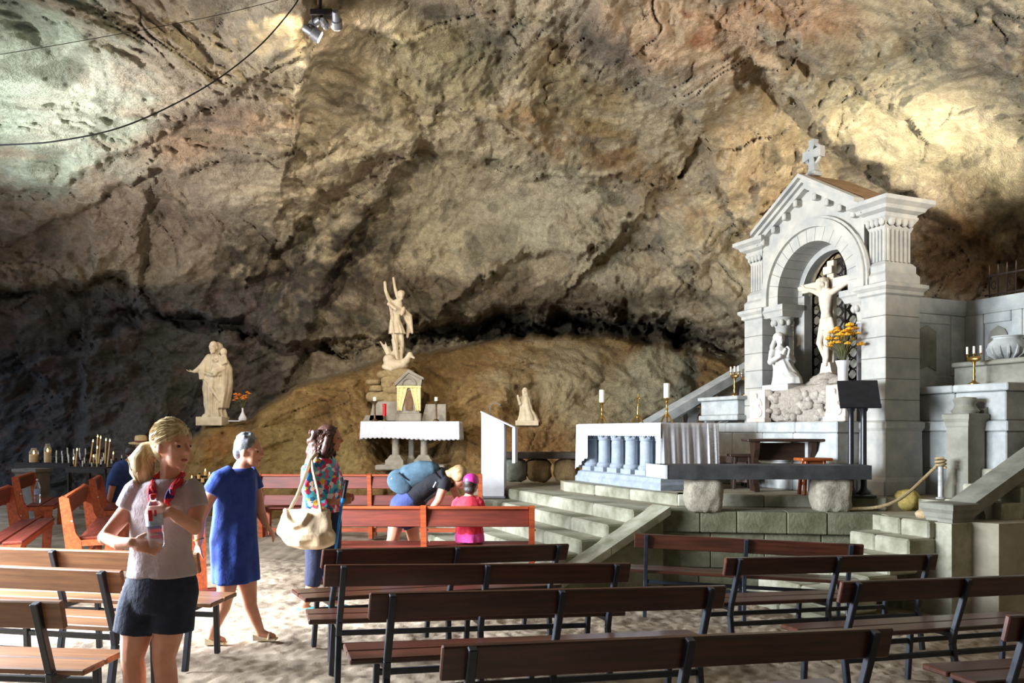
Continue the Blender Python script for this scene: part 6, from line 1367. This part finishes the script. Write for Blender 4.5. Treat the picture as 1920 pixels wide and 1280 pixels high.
M_crl = cloth('coral red cotton', (240,66,84), (222,46,66)); M_pk = cloth('bright pink cotton', (242,96,176), (226,72,156)); mb = MB(); rings(mb, [T(880,1000,.02)[:]+(.148,.115), T(879,970,.01)[:]+(.135,.10), T(878,946,.0)[:]+(.15,.10), T(878,934,0)[:]+(.115,.078), T(879,929,0)[:]+(.055,.055)], 8, .03, 36, 0, 2, 2); mb.tube([T(864,936), T(857,943), T(852,958,.015)], [.05,.056,.05], 14); mb.tube([T(892,936), T(899,943), T(904,958,.015)], [.05,.056,.05], 14); blob(mb, 'top', M_crl, cd, .010, 1)
mb = MB(); rings(mb, [T(880,1016,.04)[:]+(.155,.13), T(880,1006,.03)[:]+(.155,.125), T(880,992,.02)[:]+(.14,.11)], 7, .04, 30); mb.tube([T(868,1008,.05), T(866,1011,.30)], [.085,.065], 12); mb.tube([T(892,1008,.05), T(893,1011,.30)], [.085,.065], 12); blob(mb, 'trousers', M_pk, cd, .011, 2)
M_dkh = mat('dark brown hair', (52,36,32), (34,24,22), 26, .45, .5, 60); mb = MB(); mb.ell(hq(0,-.03,.02), (.076,.08,.085), hR); mb.ell(hq(0,-.06,-.055), (.068,.045,.055), hR); blob(mb, 'hair', M_dkh, cd, .010, 1)
M_mag = mat('magenta satin', (226,60,160), (196,36,130), 9, .35, .2, 40); mb = MB(); mb.ell(hq(.0,-.012,.052), (.083,.092,.072), hR); mb.tube([hq(.086*math.cos(t), -.012+.094*math.sin(t), .03) for t in [2*PI*j/18 for j in range(19)]], .012, 8); blob(mb, 'cap', M_mag, cd, .010, 1)
for x in (864,893): mb = MB(); mb.ell(T(x,1064,.39), (.038,.09,.034)); blob(mb, 'shoe', M_pk, cd, .012, 1)
# --- person in straw hat behind the girl
Y0 = 13.6; T, k = figure_T(Y0, 268); gx = (261-960)/F*Y0
hp = thing('person', 'person in a straw hat standing by the candle racks', 'person', (gx, Y0, 0))
mb = MB(); hc = T(271,836,0); hq, hR = head(mb, hc, (.35,-.9,-.15), 1.0); limb(mb, [T(270,850), T(270,858)], [.06,.065]); torso(mb, [T(269,915)[:]+(.16,.11), T(269,890)[:]+(.16,.115), T(269,870)[:]+(.18,.11), T(270,860)[:]+(.1,.07)])
limb(mb, [T(252,868), T(246,890,-.06), T(252,905,-.22)], [.055,.045,.028]); hand(mb, T(252,905,-.22), (.2,-.9,.1), (0,0,-1), 1, .4); limb(mb, [T(288,868), T(293,890,-.04), T(290,908,-.18)], [.055,.045,.028]); hand(mb, T(290,908,-.18), (-.1,-.9,0), (0,0,-1), -1, .4)
for x in (261,278): limb(mb, [T(x,918), T(x,945,-.02), T(x,975,.02)], [.09,.06,.045]); limb(mb, [T(x,976,.02), T(x,977,-.12)], [.045,.035])
b_ = blob(mb, 'body', M_skt, hp, .014, 3); eyes(hq, hR, b_, 1.0, M_eye)
M_str = mat('straw', (226,196,150), (202,168,118), 30, .8, .4, 80); ht = MB().lathe([(.19,-.01),(.195,0),(.105,.012),(.10,.02),(.095,.10),(.085,.125),(.03,.135),(0.001,.135)], 28).build('straw_hat', M_str, hp, .6, tuple(hc+Vector((0,0,.055)))); ht.rotation_euler = (.1,.05,0); MB().lathe([(.105,.018),(.103,.05)], 28, cap=False).build('hat_band', mat('brown hat band', (130,70,50)), ht)
mb = MB(); mb.ell(hq(0,.03,-.085), (.058,.055,.045), hR); mb.ell(hq(0,-.03,.0), (.08,.085,.07), hR); blob(mb, 'beard_and_hair', M_dkh, hp, .012, 1)
mb = MB(); rings(mb, [T(269,922)[:]+(.19,.14), T(269,890)[:]+(.185,.14), T(269,870)[:]+(.2,.13), T(270,860)[:]+(.1,.08)], 0); mb.tube([T(256,866), T(250,876), T(247,888,-.05)], [.075,.075,.07], 12); mb.tube([T(284,866), T(290,876), T(293,888,-.04)], [.075,.075,.07], 12); blob(mb, 'shirt', cloth('grey brown shirt', (110,98,88)), hp, .015, 2); mb = MB(); [mb.tube([T(x,915), T(x,972,.02)], [.11,.075], 12) for x in (261,278)]; mb.ell(T(269,922), (.19,.14,.1)); blob(mb, 'trousers', M_trs, hp, .016, 2)
# --- person in navy shirt leaning over the candles
Y0 = 12.5; T, k = figure_T(Y0, 235); gx = (235-960)/F*Y0
np_ = thing('person', 'person in a navy shirt leaning forward beside the candle rack', 'person', (gx, Y0, 0))
mb = MB(); hc = T(250,852,-.02); hq, hR = head(mb, hc, (.8,.3,-.5), 1.0, (.3,0,1)); limb(mb, [T(246,860), T(242,866)], [.06,.065]); tr = [(T(226,960),.15,.17),(T(222,930),.17,.18),(T(226,900),.18,.19),(T(236,875),.15,.2),(T(243,865),.07,.1)]; mb.loft(bent(tr))
limb(mb, [T(232,880,-.2), T(224,915,-.24), T(216,945,-.22)], [.06,.05,.034]); hand(mb, T(216,945,-.22), (.1,0,-1), (1,.3,0), 1, .5); limb(mb, [T(242,880,.18), T(262,900,.2), T(280,892,.15)], [.06,.05,.03]); hand(mb, T(280,892,.15), (1,0,.2), (0,-1,0), -1, .6)
for x, dy in ((220,-.1),(232,.1)): limb(mb, [T(x,958,dy), T(x+2,976,dy), T(x,986,dy)], [.1,.062,.05]); limb(mb, [T(x,986,dy), T(x+14,986,dy)], [.045,.035])
b_ = blob(mb, 'body', M_skt, np_, .014, 3); eyes(hq, hR, b_, 1.0, M_eye)
mb = MB(); mb.loft(bent([(p, a*1.12, b*1.1) for p, a, b in tr])); mb.tube([T(236,874,-.14), T(231,882,-.2), T(224,908,-.235)], [.085,.085,.075], 14); mb.tube([T(240,874,.12), T(245,884,.18), T(258,898,.2)], [.085,.085,.075], 14); blob(mb, 'shirt', cloth('navy blue cotton', (44,66,118), (32,50,96)), np_, .015, 2)
mb = MB(); mb.ell(hq(0,-.03,.03), (.085,.098,.09), hR); blob(mb, 'hair', M_dkh, np_, .013, 1); mb = MB(); mb.ell(T(226,955), (.19,.2,.13)); [mb.tube([T(x,955,dy), T(x,992,dy)], [.12,.08], 12) for x, dy in ((220,-.1),(232,.1))]; blob(mb, 'trousers', M_bk, np_, .016, 2)
bpy.data.scenes.remove(TMP)
